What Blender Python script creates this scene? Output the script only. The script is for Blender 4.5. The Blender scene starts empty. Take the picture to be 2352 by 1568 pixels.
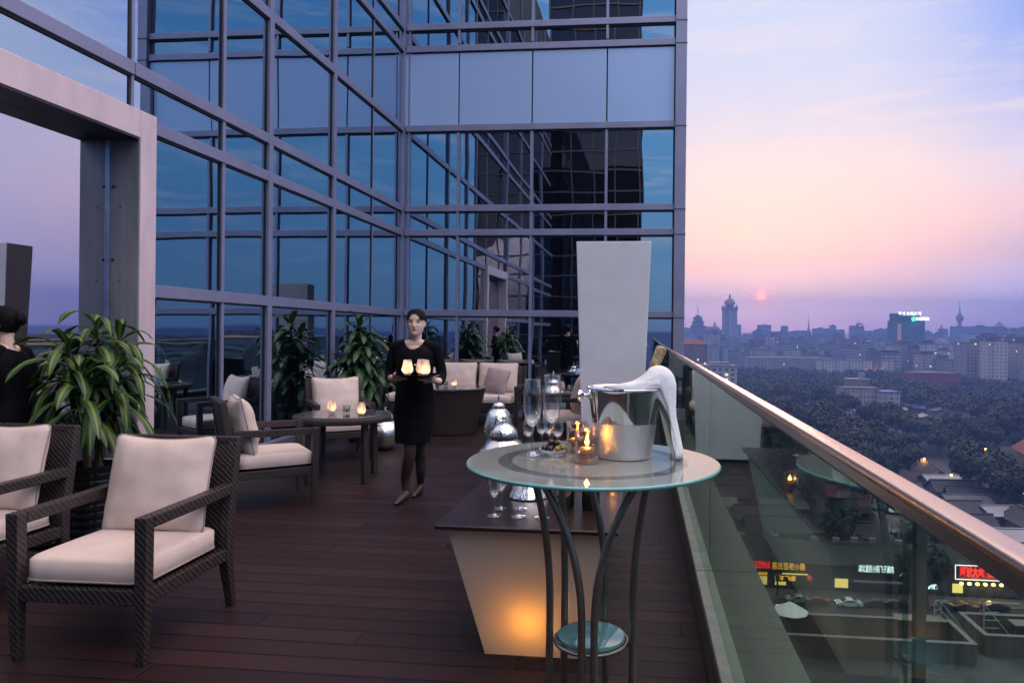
import bpy, bmesh, math, random
from mathutils import Vector, Matrix, noise
from math import sin, cos, pi, radians as R

sc = bpy.context.scene
COL = sc.collection
rnd = random.Random(7)

# ------------------------------------------------------------------ camera
H = 1.46
F = 1600.0
X0, Y0 = 1315.0, 763.5
ROLL = 0.010
YAW = R(5.7)
cf = Vector((-sin(YAW), cos(YAW), 0)); cr = Vector((cos(YAW), sin(YAW), 0)); cu = Vector((0, 0, 1))
EYE = Vector((0, 0, H))
cam = bpy.data.cameras.new('camera'); cam_o = bpy.data.objects.new('camera', cam); COL.objects.link(cam_o)
cam.sensor_width = 36; cam.lens = 36 * F / 2352
cam.shift_x = -(X0 - 1176) / 2352; cam.shift_y = -(784 - Y0) / 2352
cam.clip_start = 0.05; cam.clip_end = 20000
r2 = cr * cos(ROLL) + cu * sin(ROLL); u2 = -cr * sin(ROLL) + cu * cos(ROLL)
m = Matrix((r2, u2, -cf)).transposed().to_4x4(); m.translation = EYE
cam_o.matrix_world = m
sc.camera = cam_o

def ray(x, y):
    dx, dy = x - X0, y - Y0
    a = dx * cos(ROLL) + dy * sin(ROLL); b = -dx * sin(ROLL) + dy * cos(ROLL)
    return cf + cr * (a / F) - cu * (b / F), b / F
def G(x, y, z=0.0):                      # where the sight line through a photo point meets height z
    d, v = ray(x, y); t = (H - z) / v
    return EYE + d * t
def T(x, y, t):                          # the point on a sight line at distance t
    return EYE + ray(x, y)[0] * t

# ------------------------------------------------------------------ materials
def s2l(c):
    return tuple(((v / 255) / 12.92 if v / 255 <= .04045 else ((v / 255 + .055) / 1.055) ** 2.4) for v in c)

class NT:
    def __init__(s, tree): s.t = tree
    def n(s, typ, **kw):
        nd = s.t.nodes.new(typ)
        for k, v in kw.items():
            if k.startswith('i_'):
                key = k[2:]
                key = int(key) if key.isdigit() else key.replace('_', ' ')
                nd.inputs[key].default_value = v
            else: setattr(nd, k, v)
        return nd
    def l(s, a, b): s.t.links.new(a, b)
    def math(s, op, a, b=0.0, clamp=False):
        nd = s.n('ShaderNodeMath', operation=op); nd.use_clamp = clamp
        for i, v in enumerate((a, b)):
            if isinstance(v, (int, float)): nd.inputs[i].default_value = v
            else: s.l(v, nd.inputs[i])
        return nd.outputs[0]
    def mixc(s, f, a, b):
        nd = s.n('ShaderNodeMix', data_type='RGBA')
        for sock, v in ((nd.inputs[0], f), (nd.inputs[6], a), (nd.inputs[7], b)):
            if hasattr(v, 'is_output'): s.l(v, sock)
            elif isinstance(v, (int, float)): sock.default_value = v
            else: sock.default_value = (*v[:3], 1)
        return nd.outputs[2]
    def ramp(s, f, stops, interp='LINEAR'):
        nd = s.n('ShaderNodeValToRGB'); cr_ = nd.color_ramp; cr_.interpolation = interp
        while len(cr_.elements) < len(stops): cr_.elements.new(0.5)
        for e, (p, c) in zip(cr_.elements, stops):
            e.position = p; e.color = (*c[:3], 1) if hasattr(c, '__len__') else (c, c, c, 1)
        s.l(f, nd.inputs[0]); return nd.outputs[0]

def newmat(name):
    mt = bpy.data.materials.new(name); mt.use_nodes = True
    nt = NT(mt.node_tree); b = mt.node_tree.nodes['Principled BSDF']
    return mt, nt, b

def setc(b, k, v):
    if k in b.inputs: b.inputs[k].default_value = v

def pbr(name, col, rough=.6, metal=0.0, var=.12, vs=6.0, bump=0.0, bs=40.0, bd=.002, spec=.5, rvar=0.0, coat=0.0, trans_leaf=0.0, stretch=None, objrand=0.0, emit=None, es=0.0, sheen=0.0):
    mt, nt, b = newmat(name)
    tc = nt.n('ShaderNodeTexCoord'); vec = tc.outputs['Object']
    if stretch:
        mp = nt.n('ShaderNodeMapping'); mp.inputs['Scale'].default_value = stretch
        nt.l(vec, mp.inputs[0]); vec = mp.outputs[0]
    nz = nt.n('ShaderNodeTexNoise', i_Scale=vs, i_Detail=5.0, i_Roughness=.6); nt.l(vec, nz.inputs['Vector'])
    f = nz.outputs[0]
    lo = tuple(max(0, c * (1 - var * 1.6)) for c in col); hi = tuple(min(1, c * (1 + var * 1.6)) for c in col)
    c = nt.mixc(nt.math('MULTIPLY_ADD', f, 2.2, True) if False else nt.ramp(f, [(.3, 0.0), (.7, 1.0)]), lo, hi)
    if objrand:
        oi = nt.n('ShaderNodeObjectInfo')
        hs = nt.n('ShaderNodeHueSaturation'); nt.l(c, hs.inputs['Color'])
        nt.l(nt.math('ADD', nt.math('MULTIPLY', oi.outputs['Random'], objrand), 1 - objrand / 2), hs.inputs['Value'])
        c = hs.outputs[0]
    nt.l(c, b.inputs['Base Color'])
    b.inputs['Roughness'].default_value = rough; b.inputs['Metallic'].default_value = metal
    setc(b, 'Specular IOR Level', spec); setc(b, 'Coat Weight', coat); setc(b, 'Sheen Weight', sheen)
    if rvar:
        nt.l(nt.math('ADD', nt.math('MULTIPLY', f, rvar), rough - rvar / 2), b.inputs['Roughness'])
    if bump:
        n2 = nt.n('ShaderNodeTexNoise', i_Scale=bs, i_Detail=4.0); nt.l(vec, n2.inputs['Vector'])
        bp = nt.n('ShaderNodeBump', i_Strength=bump, i_Distance=bd); nt.l(n2.outputs[0], bp.inputs['Height']); nt.l(bp.outputs[0], b.inputs['Normal'])
    if emit:
        b.inputs['Emission Color'].default_value = (*emit, 1); b.inputs['Emission Strength'].default_value = es
    return mt

def emis(name, col, st):
    mt, nt, b = newmat(name)
    b.inputs['Base Color'].default_value = (.02, .02, .02, 1)
    b.inputs['Emission Color'].default_value = (*col, 1); b.inputs['Emission Strength'].default_value = st
    return mt

def thin_glass(name, tint=(.96, .97, .97), rough=0.0, edge=2.5, amount=1.0, bump=0.0, bs=120, base=.035):
    """thin glass shell: see-through, mirror-like towards its rims"""
    mt, nt, b = newmat(name); out = mt.node_tree.nodes['Material Output']
    tr = nt.n('ShaderNodeBsdfTransparent'); tr.inputs[0].default_value = (*tint, 1)
    gl = nt.n('ShaderNodeBsdfGlossy'); gl.inputs['Color'].default_value = (1, 1, 1, 1); gl.inputs['Roughness'].default_value = rough
    lw = nt.n('ShaderNodeLayerWeight', i_Blend=.5)
    f = nt.math('ADD', nt.math('MULTIPLY', nt.math('POWER', lw.outputs['Facing'], edge), amount), base, clamp=True)
    if bump:
        tc = nt.n('ShaderNodeTexCoord')
        v = nt.n('ShaderNodeTexVoronoi', i_Scale=bs); nt.l(tc.outputs['Object'], v.inputs['Vector'])
        h = nt.ramp(v.outputs['Distance'], [(.0, 1.0), (.42, .0)])
        bp = nt.n('ShaderNodeBump', i_Strength=bump, i_Distance=.003); nt.l(h, bp.inputs['Height']); nt.l(bp.outputs[0], gl.inputs['Normal'])
    mx = nt.n('ShaderNodeMixShader'); nt.l(f, mx.inputs[0]); nt.l(tr.outputs[0], mx.inputs[1]); nt.l(gl.outputs[0], mx.inputs[2])
    nt.l(mx.outputs[0], out.inputs['Surface'])
    return mt

# ------------------------------------------------------------------ mesh builder
class MB:
    def __init__(s): s.v = []; s.f = []; s.mi = []; s.uv = []; s.cur = 0
    def add(s, verts, faces, uvs=None):
        o = len(s.v); s.v += [Vector(p) for p in verts]
        for k, fc in enumerate(faces):
            s.f.append([i + o for i in fc]); s.mi.append(s.cur)
            s.uv.append(uvs[k] if uvs else None)
    def box(s, c, size, rz=0.0, M=None, top=1.0, topy=None, uvm=False):
        """box centred on c; top scales the upper face"""
        x, y, z = size[0] / 2, size[1] / 2, size[2] / 2; ty = top if topy is None else topy
        vs = [(-x, -y, -z), (x, -y, -z), (x, y, -z), (-x, y, -z), (-x * top, -y * ty, z), (x * top, -y * ty, z), (x * top, y * ty, z), (-x * top, y * ty, z)]
        mm = M or Matrix.Rotation(rz, 4, 'Z')
        vs = [mm @ Vector(p) + Vector(c) for p in vs]
        fs = [(3, 2, 1, 0), (4, 5, 6, 7), (0, 1, 5, 4), (1, 2, 6, 5), (2, 3, 7, 6), (3, 0, 4, 7)]
        uvs = None
        if uvm:
            w, d, h = size
            uvs = [[(-90, -90)] * 4, [(-90, -90)] * 4] + [[(0, 0), (a, 0), (a, h), (0, h)] for a in (w, d, w, d)]
        s.add(vs, fs, uvs); return s
    def bbox(s, p, q, **k):
        p, q = Vector(p), Vector(q)
        return s.box((p + q) / 2, [abs(a) for a in (q - p)], **k)
    def loft(s, rings, cap=True, close=True, uvs=False):
        n = len(rings[0]); vs = [p for r in rings for p in r]; fs = []
        for i in range(len(rings) - 1):
            for j in range(n if close else n - 1):
                k = (j + 1) % n
                fs.append((i * n + j, i * n + k, (i + 1) * n + k, (i + 1) * n + j))
        if cap and close:
            fs.append(tuple(range(n - 1, -1, -1))); fs.append(tuple((len(rings) - 1) * n + j for j in range(n)))
        s.add(vs, fs); return s
    def lathe(s, prof, c=(0, 0, 0), seg=32, cap=True, M=None, sx=1.0, sy=1.0):
        mm = M or Matrix.Identity(4)
        rings = [[mm @ Vector((r * cos(2 * pi * j / seg) * sx, r * sin(2 * pi * j / seg) * sy, z)) + Vector(c) for j in range(seg)] for r, z in prof]
        return s.loft(rings, cap)
    def tube(s, pts, rad, seg=10, sx=1.0, square=False, cap=True, up=None):
        """tube through pts; rad is a number or one per point; square gives a rectangular section (rad = (w,h))"""
        pts = [Vector(p) for p in pts]; rings = []; prev = None
        for i, p in enumerate(pts):
            a = pts[max(i - 1, 0)]; b = pts[min(i + 1, len(pts) - 1)]; d = (b - a).normalized()
            if prev is None:
                ref = Vector(up) if up else (Vector((0, 0, 1)) if abs(d.z) < .9 else Vector((0, 1, 0)))
                x = d.cross(ref).normalized()
            else:
                x = (prev - d * prev.dot(d)).normalized()
            prev = x; y = x.cross(d).normalized()
            r = rad[i] if isinstance(rad, (list, tuple)) and not (square and not isinstance(rad[0], (list, tuple))) else rad
            if square:
                w, h = r; rings.append([p + x * (w / 2) * a_ + y * (h / 2) * b_ for a_, b_ in ((-1, -1), (1, -1), (1, 1), (-1, 1))])
            else:
                rings.append([p + x * cos(2 * pi * j / seg) * r * sx + y * sin(2 * pi * j / seg) * r for j in range(seg)])
        return s.loft(rings, cap)
    def ell(s, c, r, seg=16, ring=10, M=None):
        prof = [(max(1e-4, sin(pi * i / ring)), -cos(pi * i / ring)) for i in range(ring + 1)]
        mm = (M or Matrix.Identity(4)) @ Matrix.Diagonal((*r, 1))
        return s.lathe(prof, c, seg, True, mm)
    def build(s, name, mats, parent=None, smooth=False, loc=(0, 0, 0), rz=0.0, bevel=0.0, bseg=2, angle=35, subsurf=0):
        me = bpy.data.meshes.new(name); me.from_pydata([tuple(p) for p in s.v], [], s.f); me.update()
        if not isinstance(mats, (list, tuple)): mats = [mats]
        for mt in mats: me.materials.append(mt)
        if any(s.mi): me.polygons.foreach_set('material_index', s.mi)
        if any(u is not None for u in s.uv):
            ul = me.uv_layers.new(name='UVMap').data
            for p, u in zip(me.polygons, s.uv):
                if u:
                    for li, c in zip(p.loop_indices, u): ul[li].uv = c
        o = bpy.data.objects.new(name, me); COL.objects.link(o)
        o.location = loc; o.rotation_euler.z = rz
        if parent: o.parent = parent
        if bevel:
            bm = bmesh.new(); bm.from_mesh(me); bmesh.ops.remove_doubles(bm, verts=bm.verts, dist=1e-5)
            ed = [e for e in bm.edges if len(e.link_faces) == 2 and e.calc_face_angle(0) > R(angle)]
            bmesh.ops.bevel(bm, geom=ed, offset=bevel, segments=bseg, profile=.6, affect='EDGES', clamp_overlap=True)
            bm.to_mesh(me); bm.free()
        if smooth:
            me.polygons.foreach_set('use_smooth', [True] * len(me.polygons))
            if smooth != 'all': me.set_sharp_from_angle(angle=R(angle if bevel else 50))
        if subsurf:
            md = o.modifiers.new('sub', 'SUBSURF'); md.levels = md.render_levels = subsurf
        me.update()
        return o

def tag(o, label, cat, group=None):
    o['label'] = label; o['category'] = cat
    if group: o['group'] = group
    return o
def kind(o, k): o['kind'] = k; return o
def thing(name, label, cat, loc=(0, 0, 0), rz=0.0, group=None):
    o = bpy.data.objects.new(name, None); COL.objects.link(o); o.empty_display_size = .1
    o.location = loc; o.rotation_euler.z = rz
    return tag(o, label, cat, group)
def dup(root, loc, rz=0.0, label=None, scale=None):
    def cp(o, par):
        c = o.copy(); COL.objects.link(c)
        if par: c.parent = par
        for ch in list(o.children): cp(ch, c)
        return c
    r = cp(root, None); r.location = loc; r.rotation_euler.z = rz
    if label: r['label'] = label
    if scale: r.scale = scale
    return r
def point_light(name, loc, e, col, rad=.01, parent=None):
    l = bpy.data.lights.new(name, 'POINT'); l.energy = e; l.color = col; l.shadow_soft_size = rad
    o = bpy.data.objects.new(name, l); COL.objects.link(o); o.location = loc
    if parent: o.parent = parent
    return o
def text_mesh(name, body, size, mat, parent=None, depth=.0, align='CENTER', bold=0.0):
    cu_ = bpy.data.curves.new(name, 'FONT'); cu_.body = body; cu_.size = size; cu_.extrude = depth
    cu_.align_x = align; cu_.align_y = 'CENTER'; cu_.offset = bold; cu_.resolution_u = 2
    o = bpy.data.objects.new(name, cu_); COL.objects.link(o)
    bpy.context.view_layer.update()
    dg = bpy.context.evaluated_depsgraph_get()
    me = bpy.data.meshes.new_from_object(o.evaluated_get(dg)); me.materials.clear(); me.materials.append(mat)
    bpy.data.objects.remove(o)
    o = bpy.data.objects.new(name, me); COL.objects.link(o)
    if parent: o.parent = parent
    return o
# ------------------------------------------------------------------ sky, sun, air
SUN = (T(1748, 680, 1.0) - EYE).normalized()
w = bpy.data.worlds.new("World"); sc.world = w; w.use_nodes = True
nt = NT(w.node_tree); bg = w.node_tree.nodes['Background']; wout = w.node_tree.nodes['World Output']
tc = nt.n('ShaderNodeTexCoord'); sep = nt.n('ShaderNodeSeparateXYZ'); nt.l(tc.outputs['Generated'], sep.inputs[0])
X, Y, Z = sep.outputs
ln = nt.math('SQRT', nt.math('ADD', nt.math('MULTIPLY', X, X), nt.math('MULTIPLY', Y, Y)))
sl = math.hypot(SUN.x, SUN.y)
ca = nt.math('DIVIDE', nt.math('ADD', nt.math('MULTIPLY', X, SUN.x / sl), nt.math('MULTIPLY', Y, SUN.y / sl)), nt.math('MAXIMUM', ln, .001))
# thin streaked cloud shifts the bands of colour a little
mp = nt.n('ShaderNodeMapping'); mp.inputs['Scale'].default_value = (2.2, 2.2, 9.0); mp.inputs['Rotation'].default_value = (0, R(9), 0)
nt.l(tc.outputs['Generated'], mp.inputs[0])
nz = nt.n('ShaderNodeTexNoise', i_Scale=2.1, i_Detail=6.0, i_Roughness=.55, i_Distortion=.6); nt.l(mp.outputs[0], nz.inputs['Vector'])
zz = nt.math('ADD', Z, nt.math('MULTIPLY', nt.math('SUBTRACT', nz.outputs[0], .5), .07))
f = nt.math('MULTIPLY', zz, 1.0, clamp=True)
HZ_D = .00062; HZ_TOP = 140.0; HZ_L = (.09, .12, .33)
def ls(*st, comp=True, k=1.0):
    # the colours are those seen through the city's haze; the sky behind it is brighter towards the horizon
    out = []
    for p, c in st:
        L = s2l(c) if max(c) > 8 else c
        if comp and p < .5:
            tr_ = math.exp(-HZ_D * min(HZ_TOP / max(p, .02), 2900)); L = tuple(max(.01, (a - b_ * (1 - tr_)) / tr_) for a, b_ in zip(L, HZ_L))
        out.append((p, tuple(a * k / 4 for a in L)))
    return out
ZEN_FILL = tuple(v / 4 for v in (3.1, 2.35, 2.12)); ZEA_FILL = tuple(v / 4 for v in (3.0, 2.85, 3.15))  # overhead sky, out of view, brightened as added fill light for the terrace
sunr = nt.ramp(f, ls((0, (116, 124, 196)), (.035, (150, 148, 200)), (.068, (186, 165, 200)), (.10, (222, 178, 194)), (.15, (247, 200, 200)), (.205, (238, 211, 212)), (.265, (222, 211, 227)), (.33, (209, 211, 237)), (.46, (204, 213, 244))) + [(.62, ZEN_FILL), (1, ZEN_FILL)])
side = nt.ramp(f, ls((0, (112, 120, 190)), (.05, (140, 144, 200)), (.10, (178, 160, 200)), (.155, (224, 186, 205)), (.21, (214, 202, 228)), (.28, (176, 184, 234)), (.36, (132, 160, 238)), (.46, (112, 145, 232))) + [(.62, ZEN_FILL), (1, ZEN_FILL)])
away = nt.ramp(f, ls((0, (120, 148, 178)), (.06, (112, 162, 190)), (.2, (108, 172, 212)), (.46, (100, 158, 216)), comp=False, k=1.12) + [(.56, ZEA_FILL), (1, ZEA_FILL)])
mr = nt.n('ShaderNodeMapRange', interpolation_type='SMOOTHSTEP'); nt.l(ca, mr.inputs[0])
mr.inputs[1].default_value = 1.0; mr.inputs[2].default_value = .937; mr.inputs[3].default_value = 0; mr.inputs[4].default_value = 1
mr2 = nt.n('ShaderNodeMapRange', interpolation_type='SMOOTHSTEP'); nt.l(ca, mr2.inputs[0])
mr2.inputs[1].default_value = .6; mr2.inputs[2].default_value = -.55; mr2.inputs[3].default_value = 0; mr2.inputs[4].default_value = 1
pale = nt.ramp(f, ls((0, (150, 150, 192)), (.06, (166, 160, 204)), (.12, (192, 184, 222)), (.22, (204, 201, 232)), (.34, (202, 206, 238)), (.46, (196, 204, 240))) + [(.62, ZEN_FILL), (1, ZEN_FILL)])
mr3 = nt.n('ShaderNodeMapRange', interpolation_type='SMOOTHSTEP'); nt.l(ca, mr3.inputs[0])
mr3.inputs[1].default_value = .93; mr3.inputs[2].default_value = .78; mr3.inputs[3].default_value = 0; mr3.inputs[4].default_value = 1
c = nt.mixc(mr.outputs[0], sunr, side); c = nt.mixc(mr3.outputs[0], c, pale); c = nt.mixc(mr2.outputs[0], c, away)
# pale wisps
mp2 = nt.n('ShaderNodeMapping'); mp2.inputs['Scale'].default_value = (1.6, 1.6, 14.0); mp2.inputs['Rotation'].default_value = (0, R(-12), R(20))
nt.l(tc.outputs['Generated'], mp2.inputs[0])
n3 = nt.n('ShaderNodeTexNoise', i_Scale=3.0, i_Detail=7.0, i_Roughness=.6, i_Distortion=1.2); nt.l(mp2.outputs[0], n3.inputs['Vector'])
wisp = nt.ramp(n3.outputs[0], [(.48, 0.0), (.74, .42)])
wisp = nt.math('MULTIPLY', wisp, nt.ramp(Z, [(.06, 0.0), (.16, 1.0)]))
c = nt.mixc(wisp, c, tuple(v * .3 for v in s2l((250, 226, 226))))
# the low red sun, banded by the murk
dt = nt.n('ShaderNodeVectorMath', operation='DOT_PRODUCT'); nt.l(tc.outputs['Generated'], dt.inputs[0]); dt.inputs[1].default_value = SUN
dv = nt.math('SUBTRACT', 1.0, dt.outputs['Value'])
disc = nt.ramp(nt.math('MULTIPLY', dv, 1 / 2.9e-5), [(.42, 1.0), (.75, 0.0)])
band = nt.ramp(nt.math('ADD', nt.math('MULTIPLY', nt.math('SUBTRACT', Z, SUN.z), 70), .5), [(.12, .3), (.32, 1.0), (.46, .9), (.52, .12), (.60, .15), (.68, 1.0), (.85, .8)])
glow = nt.math('MULTIPLY', nt.ramp(nt.math('MULTIPLY', dv, 1 / 4.5e-4), [(0, 1.0), (.25, .35), (1, 0.0)], 'EASE'), .42)
c = nt.mixc(glow, c, (.85, .24, .24))
c = nt.mixc(nt.math('MULTIPLY', disc, band), c, (1.7, .46, .36))
# below the horizon: dim ground light
c = nt.mixc(nt.ramp(Z, [(0.0, 1.0), (.004, 0.0)]), c, tuple(v * .25 for v in s2l((70, 76, 110))))
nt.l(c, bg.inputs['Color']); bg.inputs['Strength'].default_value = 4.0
sky = nt.n('ShaderNodeTexSky', sky_type='NISHITA', sun_disc=False)
sky.sun_elevation = math.asin(SUN.z); sky.sun_rotation = math.atan2(SUN.x, SUN.y)
bg2 = nt.n('ShaderNodeBackground', i_Strength=.03); nt.l(sky.outputs[0], bg2.inputs['Color'])
ad = nt.n('ShaderNodeAddShader'); nt.l(bg.outputs[0], ad.inputs[0]); nt.l(bg2.outputs[0], ad.inputs[1]); nt.l(ad.outputs[0], wout.inputs['Surface'])

sl_ = bpy.data.lights.new('sun', 'SUN'); sl_.energy = .5; sl_.angle = R(10); sl_.color = (1, .55, .45)
so = bpy.data.objects.new('sun', sl_); COL.objects.link(so); so.rotation_euler = SUN.to_track_quat('Z', 'Y').to_euler(); so.location = (0, 20, 30)

hz, nt, b = newmat('haze_air'); hz.node_tree.nodes.remove(b)
pv = nt.n('ShaderNodeVolumePrincipled'); pv.inputs['Color'].default_value = (.135, .235, .62, 1); pv.inputs['Density'].default_value = HZ_D
pv.inputs['Anisotropy'].default_value = 0.0
nt.l(pv.outputs[0], hz.node_tree.nodes['Material Output'].inputs['Volume'])
mb = MB(); mb.bbox((-700, -820, -49.5), (2300, 2900, HZ_TOP)); kind(mb.build('haze', hz), 'stuff')

sc.view_settings.view_transform = 'Standard'; sc.view_settings.look = 'None'; sc.view_settings.exposure = 0; sc.view_settings.gamma = 1
cy = sc.cycles
cy.max_bounces = 10; cy.diffuse_bounces = 2; cy.glossy_bounces = 6; cy.transmission_bounces = 6; cy.volume_bounces = 0; cy.transparent_max_bounces = 24
cy.caustics_reflective = False; cy.caustics_refractive = False; cy.sample_clamp_indirect = 3.0; cy.sample_clamp_direct = 0
cy.use_denoising = True
try: cy.denoiser = 'OPENIMAGEDENOISE'
except Exception: pass
# ------------------------------------------------------------------ materials of the place
ALU = pbr('aluminium_mullion', s2l((147, 149, 178)), rough=.42, metal=.35, var=.05, vs=3, rvar=.15)
ALU_D = pbr('dark_gasket', (.02, .021, .028), rough=.5)
PANEL = pbr('spandrel_metal', (.45, .62, .95), rough=.32, metal=.15, var=.02, vs=.6, rvar=.03)
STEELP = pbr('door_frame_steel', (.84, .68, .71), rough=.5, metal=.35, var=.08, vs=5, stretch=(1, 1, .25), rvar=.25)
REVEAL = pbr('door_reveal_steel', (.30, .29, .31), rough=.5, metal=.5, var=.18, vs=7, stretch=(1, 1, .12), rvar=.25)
STONE = pbr('kerb_stone', (.26, .265, .255), rough=.75, var=.10, vs=9, bump=.25, bs=60)
FASCIA = pbr('ribbed_fascia', (.085, .075, .068), rough=.7, var=.2, vs=20, stretch=(1, .3, 6))
RAILM = pbr('rail_steel', (.74, .54, .41), rough=.27, metal=1.0, var=.04, vs=8, rvar=.06, stretch=(1, .2, 1))
POSTM = pbr('post_steel', (.33, .33, .35), rough=.35, metal=.9, var=.05)
WHITEP = pbr('white_lacquer', (.84, .82, .87), rough=.45, var=.03, vs=4)

def mirror_glass(name, tint, dark=(.004, .006, .010), wob=.35, lo=.72):
    mt, nt, b = newmat(name); out = mt.node_tree.nodes['Material Output']
    tc = nt.n('ShaderNodeTexCoord'); oi = nt.n('ShaderNodeObjectInfo')
    va = nt.n('ShaderNodeVectorMath', operation='ADD'); nt.l(tc.outputs['Object'], va.inputs[0])
    cm = nt.n('ShaderNodeCombineXYZ'); nt.l(nt.math('MULTIPLY', oi.outputs['Random'], 40), cm.inputs[0]); nt.l(cm.outputs[0], va.inputs[1])
    nz = nt.n('ShaderNodeTexNoise', i_Scale=.9, i_Detail=1.0); nt.l(va.outputs[0], nz.inputs['Vector'])
    bp = nt.n('ShaderNodeBump', i_Strength=wob, i_Distance=.012); nt.l(nz.outputs[0], bp.inputs['Height'])
    gl = nt.n('ShaderNodeBsdfGlossy'); gl.inputs['Color'].default_value = (*tint, 1); gl.inputs['Roughness'].default_value = 0.0
    nt.l(bp.outputs[0], gl.inputs['Normal'])
    df = nt.n('ShaderNodeBsdfDiffuse'); df.inputs[0].default_value = (*dark, 1)
    lw = nt.n('ShaderNodeLayerWeight', i_Blend=.5)
    fac = nt.math('ADD', nt.math('MULTIPLY', nt.math('POWER', lw.outputs['Facing'], 3.0), 1 - lo), lo, clamp=True)
    mx = nt.n('ShaderNodeMixShader'); nt.l(fac, mx.inputs[0]); nt.l(df.outputs[0], mx.inputs[1]); nt.l(gl.outputs[0], mx.inputs[2])
    nt.l(mx.outputs[0], out.inputs['Surface'])
    return mt
GLASS = mirror_glass('reflective_facade_glass', (.62, .755, .88), wob=.22)
GLASS_DOOR = mirror_glass('door_glass_tinted', (.82, .81, .92), wob=.12)
GLASS_BLACK = mirror_glass('dark_wing_glass', (.10, .11, .14), dark=(.012, .012, .014), wob=.2, lo=.5)

# ------------------------------------------------------------------ deck
W = 4.2; YF = 11.85; DX = .29
def deck_material():
    mt, nt, b = newmat('deck_boards')
    tc = nt.n('ShaderNodeTexCoord'); sp = nt.n('ShaderNodeSeparateXYZ'); nt.l(tc.outputs['Object'], sp.inputs[0])
    pitch = .142
    q = nt.math('DIVIDE', sp.outputs[1], pitch); row = nt.math('FLOOR', q); fr = nt.math('FRACT', q)
    cm = nt.n('ShaderNodeCombineXYZ'); nt.l(row, cm.inputs[1])
    # each row is cut into lengths
    off = nt.n('ShaderNodeTexWhiteNoise', noise_dimensions='1D'); nt.l(row, off.inputs['W'])
    xx = nt.math('ADD', nt.math('DIVIDE', sp.outputs[0], 2.6), nt.math('MULTIPLY', off.outputs[0], 7.0))
    nt.l(nt.math('FLOOR', xx), cm.inputs[0])
    wn = nt.n('ShaderNodeTexWhiteNoise', noise_dimensions='2D'); nt.l(cm.outputs[0], wn.inputs['Vector'])
    mp = nt.n('ShaderNodeMapping'); mp.inputs['Scale'].default_value = (1.2, 26, 1); nt.l(tc.outputs['Object'], mp.inputs[0])
    n1 = nt.n('ShaderNodeTexNoise', i_Scale=2.0, i_Detail=6.0, i_Roughness=.65); nt.l(mp.outputs[0], n1.inputs['Vector'])
    n2 = nt.n('ShaderNodeTexNoise', i_Scale=.9, i_Detail=4.0); nt.l(tc.outputs['Object'], n2.inputs['Vector'])
    mixf = nt.math('ADD', nt.math('MULTIPLY', wn.outputs[0], .55), nt.math('MULTIPLY', n1.outputs[0], .45))
    c = nt.ramp(mixf, [(.1, (.0125, .0050, .0056)), (.5, (.0235, .0092, .0098)), (.9, (.039, .0160, .0163))])
    c = nt.mixc(nt.math('MULTIPLY', nt.ramp(n2.outputs[0], [(.45, 0.0), (.8, 1.0)]), .3), c, (.040, .020, .020))
    gap = nt.ramp(fr, [(.0, 0.0), (.034, 0.0), (.05, 1.0), (.955, 1.0), (.97, 0.0)])
    fx = nt.math('FRACT', xx)
    gap2 = nt.ramp(fx, [(0, 0.0), (.0016, 1.0)])
    gg = nt.math('MULTIPLY', gap, gap2)
    c = nt.mixc(gg, (.002, .0012, .0012), c)
    nt.l(c, b.inputs['Base Color'])
    nt.l(nt.math('ADD', nt.math('MULTIPLY', n1.outputs[0], .22), nt.math('ADD', .34, nt.math('MULTIPLY', n2.outputs[0], .15))), b.inputs['Roughness'])
    hgt = nt.math('ADD', nt.math('MULTIPLY', gg, 1.0), nt.math('MULTIPLY', n1.outputs[0], .10))
    bp = nt.n('ShaderNodeBump', i_Strength=.8, i_Distance=.006); nt.l(hgt, bp.inputs['Height']); nt.l(bp.outputs[0], b.inputs['Normal'])
    setc(b, 'Specular IOR Level', .30)
    return mt
mb = MB(); mb.bbox((-W - .45, -7.9, -.25), (DX, YF - .03, 0)); kind(mb.build('deck', deck_material()), 'structure')

# raised kerb that carries the glass balustrade
kb = thing('deck_kerb', 'long pale stone kerb with joints running under the glass balustrade', 'kerb', (0, 0, 0))
mb = MB(); mb.bbox((DX + .003, -7, -.25), (DX + .05, YF - .03, .205)); mb.build('fascia_board', FASCIA, kb)
KX1 = .60
y = -7.0; i = 0
mb = MB()
while y < YF - .1:
    y1 = min(y + 1.18, YF - .02)
    mb.bbox((DX - .004, y + .004, .207 + .0015 * (i % 2)), (KX1, y1 - .004, .25 + .0015 * (i % 2))); y = y1; i += 1
mb.build('coping_stone', STONE, kb, bevel=.006)
mb = MB(); mb.bbox((DX + .053, -7, -.3), (KX1 - .02, YF - .02, .206)); mb.build('kerb_core', STONE, kb)

# ------------------------------------------------------------------ glass balustrade
def rail_glass():
    mt, nt, b = newmat('green_balustrade_glass'); out = mt.node_tree.nodes['Material Output']
    tr = nt.n('ShaderNodeBsdfTransparent'); tr.inputs[0].default_value = (.66, .78, .72, 1)
    gl = nt.n('ShaderNodeBsdfGlossy'); gl.inputs['Color'].default_value = (.80, .86, .80, 1); gl.inputs['Roughness'].default_value = 0.015
    lw = nt.n('ShaderNodeLayerWeight', i_Blend=.5)
    fr = nt.math('ADD', nt.math('MULTIPLY', nt.math('POWER', lw.outputs['Facing'], 4.5), .85), .05)
    mx = nt.n('ShaderNodeMixShader'); nt.l(fr, mx.inputs[0]); nt.l(tr.outputs[0], mx.inputs[1]); nt.l(gl.outputs[0], mx.inputs[2])
    nt.l(mx.outputs[0], out.inputs['Surface']); return mt
bal = thing('glass_balustrade', 'green tinted glass balustrade with brushed steel handrail along the deck edge', 'balustrade')
RG = rail_glass(); GX = .335
ys = [-6.5, -4.03, -1.55, .92, 3.4, 5.88, 8.36, YF - .04]
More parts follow.
